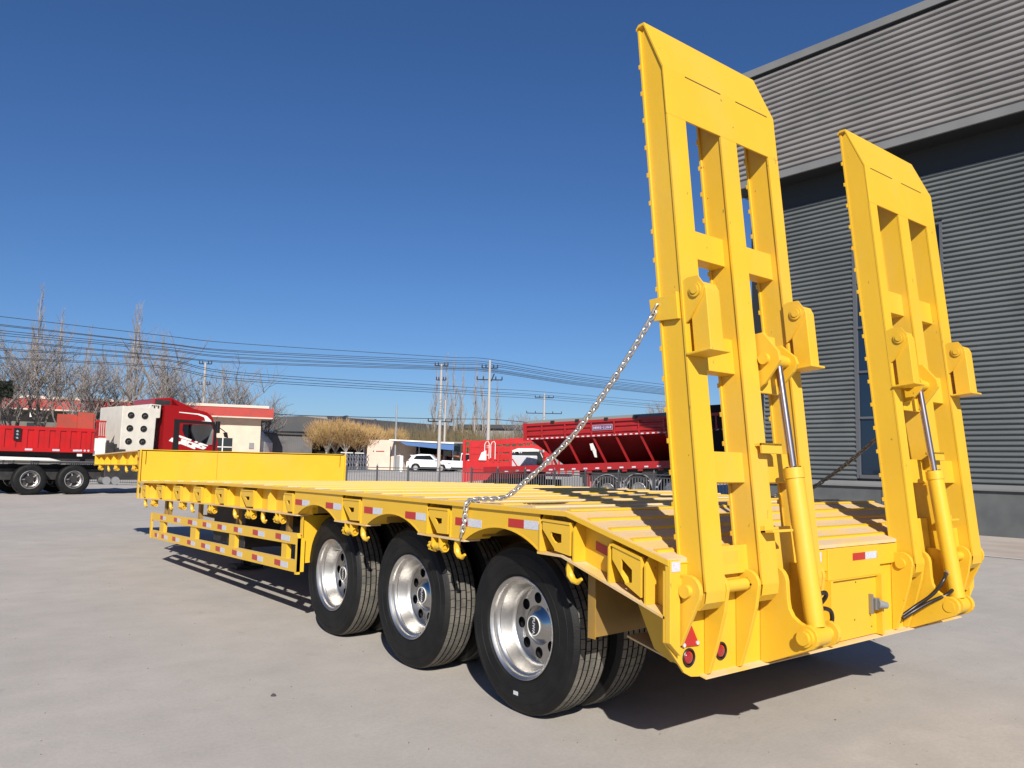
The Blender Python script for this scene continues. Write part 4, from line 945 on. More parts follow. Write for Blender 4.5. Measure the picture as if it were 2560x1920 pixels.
for k_ in range(11):
    if k_ == 5: 
        H.part('plate_letter', MB().box(3.30+k_*.075, 3.35+k_*.075, -.142, -.1395, 2.97, 2.985), M['white_refl'], sp_); continue
    x_ = 3.295+k_*.075; mb = MB().box(x_, x_+.018, -.142, -.1395, 2.92, 3.04)
    if rs_.random() < .6: mb.box(x_+.035, x_+.053, -.142, -.1395, 2.92, 3.04)
    mb.box(x_, x_+.05, -.1415, -.1392, rs_.choice((2.922, 2.97, 3.02)), rs_.choice((2.94, 2.99, 3.04)) if False else 2.94)
    H.part('plate_letter', mb, mat('pale_violet_letter', (.5, .36, .46), .5) if k_ == 0 else bpy.data.materials['pale_violet_letter'], sp_)

# ---- red stake trailer left of it, tailgate towards the yard
pg = Wp(1160, 1160, 38.5); pg.z = 0; ph = Wp(1278, 1160, 38.2); ph.z = 0
hd3 = math.atan2((ph-pg).x, (ph-pg).y)
S = Frame('stake_trailer', 'bright red stake-sided trailer with barred tailgate left of the hopper trailer', 'trailer', pg, hd3)
w3 = (ph-pg).length
gt = S.part('tailgate', MB().box(.04, w3-.05, 0, .05, 1.02, 1.60), M['red'])
for a in (.0, .27, .78, .95, 1.40, 1.66, w3-.14): S.part('gate_post', MB().box(a*w3/2.3, a*w3/2.3+.07, -.03, .05, 1.55, 2.58 if a < 1.5 else 2.30), M['red'], gt)
for z_ in (2.52, 2.26, 1.92): S.part('gate_bar', MB().box(0, w3*.74 if z_ > 2.3 else w3, -.02, .03, z_, z_+.06), M['red'], gt)
S.part('gate_upper_panel', MB().box(.25, 1.0, .0, .03, 1.6, 2.5), M['red'], gt)
S.part('corner_post', MB().box(-.06, .06, -.08, .08, .55, 2.62), M['red']); S.part('corner_post', MB().box(w3-.08, w3+.03, -.06, .06, 1.0, 2.40), M['red'])
S.part('bumper_beam', MB().hexa([(-.02, -.05, .55), (1.6, -.05, .72), (1.6, .15, .72), (-.02, .15, .55), (-.02, -.05, 1.0), (5.0, -.05, 1.0), (5.0, .15, 1.0), (-.02, .15, 1.0)]), M['red'])
S.part('bed_floor', MB().box(.0, 5.2, .05, 2.3, .92, 1.03), M['red'])
for i in range(16):
    a = .15+i*.36; S.part('side_stake', MB().box(a, a+.09, 2.2, 2.28, 1.0, 2.62+a*.095), M['red'])
for z_ in (1.55, 1.95, 2.35):
    S.part('side_rail', MB().hexa([(0, 2.15, z_), (5.9, 2.15, z_+.45), (5.9, 2.22, z_+.45), (0, 2.22, z_), (0, 2.15, z_+.26), (5.9, 2.15, z_+.74), (5.9, 2.22, z_+.74), (0, 2.22, z_+.26)]), M['red'])
S.part('diagonal_brace', MB().cyl((w3+.05, 0, 1.72), (w3+.55, 0, 1.0), .035, n=6), M['red'])
S.part('tail_lamp_board', MB().box(1.0, 1.35, -.06, -.051, 1.06, 1.12).box(2.4, 2.6, -.06, -.051, .98, 1.04), M['white_refl'])
S.part('wheels_shadow_frame', MB().box(.9, 5.0, .3, 2.0, .35, .75), M['dark'])
pts = [(1.02, -.05, 1.75), (1.02, -.05, 2.40), (1.08, -.05, 2.52), (1.18, -.05, 2.56), (1.24, -.05, 2.45), (1.24, -.05, 1.7)]
S.part('white_hose_loop', MB().tube(pts, .02, 6), M['white']); S.part('white_hose_loop', MB().tube([(p[0]+.30, p[1], p[2]) for p in pts], .02, 6), M['white'])
S.part('white_sack', MB().hexa([(.72, -.1, 1.62), (1.12, -.1, 1.62), (1.12, .0, 1.62), (.72, 0, 1.62), (.86, -.08, 2.0), (1.10, -.08, 2.12), (1.10, 0, 2.12), (.86, 0, 2.0)]), M['white'], bevel=.03)

# ---- grey cab of a truck seen between the two trailers
pc = Wp(1277, 1170, 39.5); pc.z = hgt(pc)+.22
G = Frame('grey_truck', 'light grey truck cab showing between the stake trailer and the hopper', 'truck', pc, hd3)
G.part('cab_body', MB().box(.02, 1.33, 0, 2.0, 1.0, 1.70), mat('pale_grey_paint', (.50, .51, .54), .35, coat=.4), bevel=.04)
G.part('cab_roof', MB().prism([(0, 1.92), (.35, 2.05), (1.1, 2.06), (1.42, 2.0), (1.42, 1.9), (0, 1.86)], lambda a, b_, t: (a, t, b_), -.05, 2.0), M['white'], bevel=.02)
G.part('windscreen', MB().box(.02, 1.35, .04, 1.9, 1.70, 1.90), M['glass']); G.part('door_glass', MB().box(1.36, 1.62, .1, 1.2, 1.10, 1.86), M['glass'])
G.part('white_notice', MB().box(.98, 1.10, -.012, 0, 1.36, 1.62), M['white']); G.part('mirror_arm', MB().tube([(1.5, -.1, 1.85), (1.62, -.15, 1.6), (1.64, -.15, 1.4)], .02, 6), M['white'])
for x_ in (.06, .17, .42, .52): G.part('roof_lamp', MB().cyl((x_, .0, 1.84), (x_, -.03, 1.84), .035, n=10), M['white_refl'])
G.part('cab_frame', MB().box(.0, 1.6, .1, 1.9, .4, 1.0), M['dark'])
for wx in (.3, 1.3): G.part('wheel', MB().cyl((wx, .1, .45), (wx, .4, .45), .45, n=20), M['tyre'])

# ---- perimeter fence, dark pickets, in two straight runs
def fence_run(pxa, da, pxb, db, label, n_post, h=1.15):
    A = Wp(pxa, 1150, da); A.z = 0; B = Wp(pxb, 1150, db); B.z = 0
    L_ = (B-A).length; ux = (B-A).normalized(); nx = Vector((ux.y, -ux.x, 0))
    r_ = thing('picket_fence', label, 'fence', tuple(A))
    def bx(u0, u1, v0, v1, z0, z1, mb): return mb.hexa([A+ux*a+nx*c+Vector((0, 0, z)) for z in (z0, z1) for a, c in ((u0, v0), (u1, v0), (u1, v1), (u0, v1))])
    n_ = n_post; step = L_/n_
    for i in range(n_+1): bx(i*step-.035, i*step+.035, -.035, .035, 0, h+.12, MB()).build('post', M['fence'], r_); MB().cyl(A+ux*(i*step)+Vector((0, 0, h+.12)), A+ux*(i*step)+Vector((0, 0, h+.22)), .03, .012, n=6).build('post_cap', M['steel'], r_)
    for z_ in (.14, h-.10, h+.02): 
        for i in range(n_): bx(i*step+.035, (i+1)*step-.035, -.018, .018, z_, z_+.035, MB()).build('rail', M['fence'], r_)
    mb = MB(); k_ = 0; u_ = .13
    while u_ < L_-.05:
        bx(u_-.011, u_+.011, -.011, .011, .10, h-.10, mb); u_ += .125
    mb.build('pickets', M['steel'], r_, kind='stuff')
fence_run(-60, 41.5, 370, 39.5, 'left run of picket fence beneath the yellow gooseneck', 6)
fence_run(370, 39.5, 1180, 36.0, 'middle run of picket fence in front of the white cars', 11)
fence_run(1180, 36.0, 1830, 28.0, 'right run of picket fence in front of the red trailers', 8)

# ---- low building with red fascia
def PW(px, d, z=None, py=1100):
    p = Wp(px, py, d); p.z = z if z is not None else p.z; return p
class Facade:
    def __init__(s, pxa, da, pxb, db):
        s.A = Wp(pxa, 1100, da); s.A.z = 0; B = Wp(pxb, 1100, db); B.z = 0
        s.L = (B-s.A).length; s.u = (B-s.A).normalized(); s.n = Vector((s.u.y, -s.u.x, 0))
        if s.n.dot(FH) > 0: s.n = -s.n
        s.pxa, s.pxb = pxa, pxb
    def upx(s, px):   # distance along the wall where photo column px meets it
        d = cf+cr*((px-1280)/FPX); d2 = Vector((d.x, d.y)); a = Vector((s.A.x-CAM.x, s.A.y-CAM.y))
        det = -d2.x*s.u.y+d2.y*s.u.x
        return (d2.y*-a.x+d2.x*a.y)/det if False else (a.x*d2.y-a.y*d2.x)/(-(s.u.x*d2.y-s.u.y*d2.x))
    def box(s, u0, u1, o0, o1, z0, z1, mb=None):
        mb = mb or MB(); return mb.hexa([s.A+s.u*a+s.n*c+Vector((0, 0, z)) for z in (z0, z1) for a, c in ((u0, o0), (u1, o0), (u1, o1), (u0, o1))])
F1 = Facade(-260, 57, 664, 67)
RB = thing('red_fascia_building', 'low building with long red fascia and pale wall, behind the dark red truck', 'building', tuple(F1.A+F1.u*F1.L/2+Vector((0, 0, 0))))
uc = F1.upx(420); zt_ = 5.72; zb_ = 4.95
F1.box(0, uc, -.9, -8, 0, 4.98).build('grey_wall', M['greywall'], RB); F1.box(uc, F1.L-.4, -.5, -8, 0, 4.98).build('cream_wall', M['creamwall'], RB)
F1.box(-.5, F1.L+.5, .4, -8.3, zb_, zt_).build('red_fascia', M['red_fascia'], RB); F1.box(-.55, F1.L+.1, .46, -8.3, zt_, zt_+.22).build('coping', M['coping'], RB)
F1.box(-.5, F1.L+.45, .43, -8.0, zb_-.10, zb_).build('eave_board', M['coping'], RB)
wi = F1.box(F1.upx(541), F1.upx(590), -.48, -.52, 1.75, 3.15).build('window', M['glass'], RB)
um = (F1.upx(541)+F1.upx(590))/2
F1.box(um-.04, um+.04, -.44, -.48, 1.75, 3.15).build('window_bar', M['white'], wi); F1.box(F1.upx(541), F1.upx(590), -.44, -.475, 2.35, 2.42).build('window_bar', M['white'], wi)
wi = F1.box(F1.upx(70), F1.upx(112), -.86, -.92, 2.6, 3.9).build('window', M['glass'], RB)
F1.box(F1.upx(30), F1.upx(42), -.80, -.92, 4.55, 4.85).build('wall_lamp', M['dark'], RB); F1.box(F1.upx(83), F1.upx(91), .3, .40, 4.3, 4.72).build('notice_board', M['white'], RB)
F1.box(F1.upx(632), F1.upx(644), -.42, -.50, 2.3, 2.8).build('air_conditioner', M['greyfender'], RB)
F1.box(F1.upx(30), F1.upx(42), -.1, -1.2, zt_+.22, zt_+1.1).build('chimney', M['greywall'], RB)
# ---- sheds and far buildings
def simple(name, label, cat, fac, parts_):
    r_ = thing(name, label, cat, tuple(fac.A+fac.u*fac.L/2))
    for nm, args, mm in parts_: fac.box(*args).build(nm, M[mm], r_)
    return r_
F2 = Facade(618, 69, 661, 69)
r_ = thing('white_shed', 'small white gabled shed at the end of the red-fascia building', 'shed', tuple(F2.A))
MB().prism([(0, 0), (F2.L, 0), (F2.L, 2.9), (F2.L*.45, 4.05), (0, 4.1)], lambda a, b_, t: F2.A+F2.u*a-F2.n*t+Vector((0, 0, b_)), 0, 6).build('wall', M['white'], r_)
F2.box(.3, .8, .0, .25, 2.0, 2.5).build('air_conditioner', M['greyfender'], r_)
F3 = Facade(650, 71, 781, 73)
r_ = thing('grey_shed', 'weathered grey sheet-metal shed between the white shed and the orange trees', 'shed', tuple(F3.A))
F3.box(0, F3.L, 0, -6, 0, 3.75).build('wall', M['shedgrey'], r_)
n_ = 26
for i in range(n_): F3.box(F3.L*i/n_, F3.L*(i+.45)/n_, 0, .04, .3, 3.7).build('wall_sheet', M['shedgrey'], r_)
F3.box(-.2, F3.L+.2, .25, -6.2, 3.72, 3.86).build('roof', M['roofdark'], r_)
F3.box(F3.upx(663), F3.upx(687), .5, 1.2, .9, 2.05).build('red_skip', M['red'], r_)
F4 = Facade(778, 76, 912, 76)
r_ = thing('open_shed', 'dark open-fronted shed behind the orange trees', 'shed', tuple(F4.A))
F4.box(0, F4.L, -6, -6.2, 0, 3.8).build('back_wall', M['void'], r_); F4.box(-.1, .1, 0, -6, 0, 3.8).build('side_wall', M['void'], r_); F4.box(F4.L-.1, F4.L+.1, 0, -6, 0, 3.8).build('side_wall', M['void'], r_)
F4.box(-.3, F4.L+.3, .4, -6.4, 3.8, 3.98).build('roof', M['shedgrey'], r_)
for i in range(4): F4.box(F4.L*i/3-.08, F4.L*i/3+.08, 0, .16, 0, 3.8).build('post', M['dark'], r_)
F4.box(.1, F4.L-.1, -2.0, -2.1, .2, 3.7).build('interior_shade_sheet', M['void'], r_)  # added black sheet, stands for the shade inside the open shed
F5 = Facade(640, 118, 905, 118)
r_ = thing('far_factory', 'far dark-roofed factory left behind the orange trees', 'building', tuple(F5.A))
F5.box(0, F5.L, 0, -14, 0, 5.6).build('wall', M['greywall'], r_)
MB().prism([(0, 5.6), (F5.L, 5.6), (F5.L, 7.0), (F5.L*.43, 7.95), (F5.L*.08, 7.6), (0, 7.0)], lambda a, b_, t: F5.A+F5.u*a-F5.n*t+Vector((0, 0, b_)), -.6, 14).build('roof', M['roofdark'], r_)
MB().prism([(F5.L*.15, 7.75), (F5.L*.42, 8.1), (F5.L, 7.8), (F5.L, 8.3), (F5.L*.3, 8.6)], lambda a, b_, t: F5.A+F5.u*a-F5.n*t+Vector((0, 0, b_)), 10, 12).build('roof_light_strip', M['clad_up'], r_)
for a in (.36, .80): F5.box(F5.L*a, F5.L*a+1.2, .05, 0, 3.6, 4.6).build('window', M['void'], r_)
F5.box(F5.L*.28, F5.L*.62, .4, 0, 4.3, 4.6).build('ledge', M['clad_up'], r_)
F6 = Facade(861, 108, 1215, 116)
r_ = thing('far_warehouse', 'wide far warehouse with dark sloping roof behind the pink gatehouse', 'building', tuple(F6.A))
F6.box(0, F6.L, 0, -18, 0, 4.2).build('wall', M['greywall'], r_)
MB().hexa([F6.A+F6.u*a+F6.n*c+Vector((0, 0, z)) for a, c, z in ((-.2, .6, 4.1), (F6.L, .6, 4.1), (F6.L, -14, 7.2), (-.2, -14, 7.9), (-.2, .6, 4.3), (F6.L, .6, 4.3), (F6.L, -14, 7.4), (-.2, -14, 8.15))]).build('roof', M['roofdark'], r_)
F6.box(0, .3, .5, -14, 4.2, 7.6).build('gable', M['roofdark'], r_)
F7 = Facade(1150, 125, 1335, 122)
r_ = thing('far_white_wall_building', 'pale-walled far building with flat dark roof, left of the hopper trailer', 'building', tuple(F7.A))
F7.box(0, F7.L, 0, -8, 0, 6.9).build('wall', M['clad_up'], r_); F7.box(-.3, F7.L+.3, .5, -8.3, 6.9, 7.5).build('roof', M['roofdark'], r_)
for i in range(9): F7.box(F7.L*(i+.3)/9, F7.L*(i+.36)/9, .03, 0, 3.2, 6.8).build('pilaster', M['greywall'], r_)
# ---- gatehouse with canopy
F8 = Facade(909, 77, 1003, 76)
GH = thing('pink_gatehouse', 'small pale pink flat-roofed gatehouse with red mark on its wall', 'building', tuple(F8.A))
z8 = 3.52
F8.box(0, F8.L, 0, -4, .3, z8).build('wall', M['pink'], GH)
uu = F8.upx(923); F8.box(uu-.55, uu, .02, -.01, .5, 2.3).build('doorway', M['void'], GH)
F8.box(F8.upx(946.5), F8.upx(967), .02, 0, 2.36, 2.46).build('red_wall_mark', M['red_fascia'], GH)
F8.box(F8.upx(939), F8.upx(941.5), .02, 0, 2.36, 2.47).build('black_wall_mark', M['black'], GH)
F8.box(F8.upx(982), F8.upx(984), .06, 0, .4, 2.9).build('drain_pipe', M['roofdark'], GH)
F9 = Facade(976, 75.5, 1135, 76)
CN = thing('canopy', 'white and blue lean-to canopy over the parked white cars', 'canopy', tuple(F9.A))
MB().hexa([F9.A+F9.u*a+F9.n*c+Vector((0, 0, z)) for a, c, z in ((0, 1.6, 3.42), (F9.L, 1.6, 3.22), (F9.L, -6, 3.0), (1.0, -6, 3.2), (0, 1.6, 3.54), (F9.L, 1.6, 3.36), (F9.L, -6, 3.1), (1.0, -6, 3.3))]).build('roof_sheet', M['white'], CN)
MB().hexa([F9.A+F9.u*a+F9.n*c+Vector((0, 0, z)) for a, c, z in ((1.6, 1.5, 3.0), (F9.L, 1.5, 2.60), (F9.L, 1.44, 2.60), (1.6, 1.44, 3.0), (.9, 1.5, 3.38), (F9.L, 1.5, 3.2), (F9.L, 1.44, 3.2), (.9, 1.44, 3.38))]).build('blue_valance', M['blue'], CN)
F9.box(.9, F9.L, -5.9, -6, .3, 3.1).build('dark_back', M['void'], CN)
for a in (.45, .98): F9.box(F9.L*a, F9.L*a+.08, .35, .43, .5, 2.9).build('post', M['pipe'], CN)
F9.box(F9.upx(1034), F9.upx(1052), -5.5, -5.8, 1.3, 2.6).build('pale_cupboard', M['greywall'], CN)
F10 = Facade(992, 68, 1009, 68)
r_ = thing('gate_pillar', 'grey and white gate motor cabinet beside the pink gatehouse', 'cabinet', tuple(F10.A))
F10.box(0, F10.L*.55, 0, -.4, .5, 1.95).build('side', M['greyfender'], r_); F10.box(F10.L*.55, F10.L, .02, -.4, .5, 1.97).build('front', M['white'], r_)
# ---- chrome accordion gate
FG = Facade(863, 60, 924, 62)
AG = thing('accordion_gate', 'chrome lattice accordion gate left of the pink gatehouse', 'gate', tuple(FG.A))
nb = 9
for i in range(nb):
    a0 = FG.L*i/nb; a1 = FG.L*(i+1)/nb
    for o_ in (0,):
        mb = MB()
        for z0, z1 in ((.7, 1.15), (1.15, .7), (1.15, 1.6), (1.6, 1.15), (1.6, 1.95), (1.95, 1.6)):
            mb.cyl(FG.A+FG.u*a0+Vector((0, 0, z0)), FG.A+FG.u*a1+Vector((0, 0, z1)), .022, n=6)
        mb.build('lattice_section', M['chrome'], AG, kind='stuff')
    MB().cyl(FG.A+FG.u*a0+Vector((0, 0, .6)), FG.A+FG.u*a0+Vector((0, 0, 2.0)), .025, n=6).build('upright', M['steel'], AG)
FG.box(-.3, FG.L*.3, .1, -.1, 2.02, 2.1).build('white_cap', M['white'], AG); FG.box(FG.L*.45, FG.L*.75, .1, -.1, 2.02, 2.1).build('white_cap', M['white'], AG)
FG.box(-1.2, FG.L+.8, .12, .06, .62, .72).build('track_rail', M['pipe'], AG)

# ---- white cars
def car(name, label, px, d, head, L_=4.4, w_=1.85, hgt_=1.62, pick=False):
    p = gnd(px, d)
    V = Frame(name, label, 'car', p, head)
    low = [(-L_/2, .42), (-L_/2, .78), (-L_/2+.10, 1.02), (-L_/2+.55, 1.05), (L_/2-1.35, 1.02), (L_/2-.35, .86), (L_/2-.03, .68), (L_/2, .42), (L_/2-.42, .30), (L_/2-.52, .55)]
    arch = lambda xc: [(xc+.40*math.cos(R(q)), .34+.40*math.sin(R(q))) for q in range(180, -1, -20)]
    bp_ = [(-L_/2, .36)]+arch(-L_/2+.85)+arch(L_/2-.85)+[(L_/2, .36), (L_/2+.01, .62), (L_/2-.12, .80), (L_/2-1.15, 1.0), (-L_/2+.2, 1.06), (-L_/2+.02, .85)]
    body = V.part('body', MB().prism(bp_[::-1], lambda a, b_, t: (a, t, b_), -w_/2, w_/2), M['carwhite'], bevel=.05)
    if pick: gp_ = [(-.2, 1.0), (-.12, hgt_), (.8, hgt_), (1.35, 1.02)]
    else: gp_ = [(-L_/2+.2, 1.04), (-L_/2+.50, hgt_-.12), (-L_/2+1.2, hgt_), (.15, hgt_-.02), (L_/2-1.2, 1.0)]
    cab_ = V.part('cabin', MB().prism(gp_[::-1], lambda a, b_, t: (a, t, b_), -w_/2+.12, w_/2-.12), M['carwhite'], body, bevel=.06)
    gw = [(-.10, 1.05), (-.04, hgt_-.12), (.72, hgt_-.12), (1.12, 1.05)] if pick else [(-L_/2+.62, 1.10), (-L_/2+.85, hgt_-.16), (.12, hgt_-.12), (L_/2-1.5, 1.07)]
    for sy in (-1, 1):
        y_ = sy*(w_/2-.118)
        V.part('side_glass', MB().prism(gw[::-1], lambda a, b_, t: (a, t, b_), min(y_, y_+sy*.012), max(y_, y_+sy*.012)), M['glass'], cab_)
        for xc in (-L_/2+.85, L_/2-.85):
            wh = V.part('wheel', MB().cyl((xc, sy*(w_/2-.2), .34), (xc, sy*(w_/2-.01), .34), .34, n=22), M['tyre'], body)
            V.part('rim', MB().cyl((xc, sy*(w_/2-.01), .34), (xc, sy*(w_/2+.0), .34), .20, n=16), M['alu'], wh)
    V.part('lower_trim', MB().box(-L_/2+1.2, L_/2-1.2, -w_/2-.005, -w_/2+.02, .30, .44), M['black'], body)
    V.part('head_lamp', MB().box(L_/2-.30, L_/2-.06, -w_/2-.005, -w_/2+.2, .70, .80), M['steel'], body)
    V.part('tail_lamp', MB().box(-L_/2-.01, -L_/2+.28, -w_/2-.006, -w_/2+.2, .92, 1.0), M['lamp'], body)
    V.part('door_mirror', MB().box(.55, .75, -w_/2-.14, -w_/2, 1.02, 1.14), M['carwhite'], body)
    if not pick: V.part('spoiler', MB().box(-L_/2+.32, -L_/2+.7, -.7, .7, hgt_-.16, hgt_-.10), M['carwhite'], cab_)
    return V
car('white_suv', 'white crossover with raked tail parked in front of the canopy', 1075, 69.5, YAW+math.pi/2+R(3), 3.95, 1.8, 1.56)
car('white_pickup', 'white vehicle partly behind the crossover, half hidden by red tailgate', 1160, 72, YAW+math.pi/2+R(8), 4.2, 1.85, 1.75, True)
# ---- loader with dark cab
pl_ = gnd(1110, 80)
Q = Frame('farm_tractor', 'tractor with dark glazed cab and orange mudguards behind the white cars', 'tractor', pl_, YAW+math.pi/2)
cbq = Q.part('cab_glass', MB().prism([(-.1, 1.5), (.05, 2.75), (1.75, 2.75), (1.8, 1.5)], lambda a, b_, t: (a, t, b_), -.8, .8), M['glass'])
for a in (-.1, .75, 1.7): Q.part('cab_pillar', MB().box(a, a+.08, -.83, -.8, 1.5, 2.8), M['dark'], cbq)
Q.part('cab_roof', MB().box(-.2, 1.95, -.95, .95, 2.75, 2.95), M['greyfender'], cbq, bevel=.06)
Q.part('mudguard', MB().box(-1.0, -.1, -.95, -.5, 1.45, 1.62).box(.5, 1.6, -.95, -.5, 1.42, 1.56), M['orange']); Q.part('bonnet', MB().box(-.9, .2, -.4, .4, .9, 1.5), M['orange'])
for wx, wr in ((-.7, .5), (1.1, .75)): Q.part('wheel', MB().cyl((wx, -.95, wr), (wx, -.55, wr), wr, n=22), M['tyre'])

# ---- utility poles
def pole(px, top, d, label, arms=(), r=.16, m_='concretepole', base_py=None):
    T_ = Wp(px, top, d); z0 = hgt(T_); B_ = Vector((T_.x, T_.y, z0))
    r_ = thing('utility_pole', label, 'pole', tuple(B_))
    MB().cyl(B_, T_, r*1.35, r*.75, n=12).build('shaft', M[m_], r_, smooth=True)
    for dz, wd_, tilt in arms:
        c_ = T_-Vector((0, 0, dz)); a = RH*wd_+Vector((0, 0, tilt))
        arm = MB().cyl(c_-a, c_+a, .045, n=6).build('crossarm', M['wire'], r_)
        for f_ in (-1, -.5, .5, 1): MB().cyl(c_+a*f_, c_+a*f_+Vector((0, 0, .28)), .06, .04, n=6).build('insulator', M['wire'], arm)
    return r_
pole(1225, 900, 63, 'tall concrete pole with two crossarms rising above the red stake trailer', ((.65, .62, 0), (1.6, 1.0, .0)), .12)
p_ = Wp(1225, 900, 63)
tag(MB().tube([Wp(1222, 960, 63), Wp(1229, 950, 63), Wp(1236, 934, 63)], .05, 6).build('crossarm_brace', M['wire']), 'short dark brace under the crossarm of the tall pole above the red trailer', 'brace')
pole(1104, 910, 68, 'concrete pole with one low crossarm left of the tallest pole', ((.15, .55, 0), (1.4, .4, 0), (5.0, 1.0, 0)), .12)
pole(1114, 1000, 80, 'slim bare wooden pole just right of the low-crossarm pole', (), .10)
pole(1361, 984, 95, 'small distant pole with double crossarm above the hopper trailer', ((.5, 1.1, 0), (2.4, 2.1, 0)), .14)
pole(514, 907, 72, 'pale concrete pole among bare trees above the red cab', ((.1, .55, .0), (2.0, .5, .0)), .14)
pole(992, 1013, 75, 'thin galvanised flue pipe standing behind the pink gatehouse', (), .085, 'pipe')
# ---- cables
def cable(pts, label, rad=.022):
    P = [Wp(*p) for p in pts]
    o = MB().tube(smooth_path(P, 8), rad, 5).build('cable', M['wire']); tag(o, label, 'cable', 'overhead cables strung across the road')
    return o
UL = ['topmost overhead cable, running alone above all the others', 'upper strand of the tight pair just below the topmost cable', 'lower strand of the tight pair just below the topmost cable',
      'fourth overhead cable from the top at the left picture edge', 'fifth overhead cable from the top at the left picture edge', 'sixth overhead cable from the top, last before the wider gap',
      'upper strand of the thick double cable below the wider gap', 'lower strand of the thick double cable below the wider gap']
LLb = ['upper cable of the lower bundle, crossing the bare tree tops', 'second cable of the lower bundle, crossing the bare tree tops', 'third cable of the lower bundle, above the red fascia', 'lowest overhead cable at the left edge, above the red fascia']
for GL, (ya, y4, y6, ye, e2) in zip(UL, ((791, 838, 859, 898, 961), (811, 857, 877, 906, 968), (814, 858.5, 880, 911, 972), (826, 866, 886, 915, 975), (832, 871, 893, 922, 978), (838, 874, 896, 925, 981), (849, 888, 905, 927, 984), (853, 890, 908, 930, 986))):
    cable([(-80, ya-9, 47), (0, ya, 48), (400, y4, 53), (600, y6, 56), (1104, ye-6, 62), (1225, ye, 63), (1440, (ye+e2)/2+4, 70), (1658, e2, 76), (1700, e2+4, 77)], GL, .020)
for GL, (ya, y4, ye) in zip(LLb, ((871, 897, 972), (875, 900, 980), (893, 915, 984), (896, 919, 990))):
    cable([(-80, ya-8, 47), (0, ya, 48), (400, y4, 53), (600, (y4+ye)/2-3, 57), (1104, ye-8, 66), (1225, ye, 69), (1361, ye+8, 90), (1700, ye+36, 100)], GL, .02)
cable([(660, 1034, 70), (800, 1040, 74), (1104, 1047, 80), (1225, 1048, 80), (1320, 1056, 82)], 'low dark cable just above the far roofs, left of the tall poles', .035)

# ------------------------------------------------------------------ trees
def seg(mb, a, b_, ra, rb, n=4):
    d = (b_-a); 
    if d.length < 1e-5: return
    d = d.normalized(); x = d.orthogonal().normalized(); y = d.cross(x); k = len(mb.v)
    for p, r in ((a, ra), (b_, rb)):
        for i in range(n):
            t = 2*math.pi*i/n; mb.v.append(p+x*(r*math.cos(t))+y*(r*math.sin(t)))
    for i in range(n): mb.f.append([k+i, k+(i+1) % n, k+n+(i+1) % n, k+n+i]); mb.mi.append(0)
def grow(mb, tw, p, d, L_, r, lvl, rnd_, spread, upb, maxl, nb=(2, 3), sides=4):
    n_ = 3; q = p
    for i in range(n_):
        d = (d+Vector((rnd_.uniform(-1, 1), rnd_.uniform(-1, 1), rnd_.uniform(-.6, 1)))*.12+Vector((0, 0, upb*.06))).normalized()
        q2 = q+d*(L_/n_); seg(mb if lvl < 2 else tw, q, q2, r*(1-i*.12), r*(1-(i+1)*.12), sides if lvl < 2 else 3)
        if lvl < maxl and (i > 0 or lvl > 0):
            for _ in range(rnd_.randint(*nb) if i == n_-1 else (1 if rnd_.random() < .75 else 0)+(1 if lvl >= 2 else 0)):
                ax_ = Vector((rnd_.uniform(-1, 1), rnd_.uniform(-1, 1), rnd_.uniform(-.15, .6))).normalized()
                nd = (d*(1-spread)+ax_*spread+Vector((0, 0, upb*.25))).normalized()
                grow(mb, tw, q2, nd, L_*rnd_.uniform(.55, .78), r*.55, lvl+1, rnd_, spread, upb, maxl, nb, sides)
        q = q2
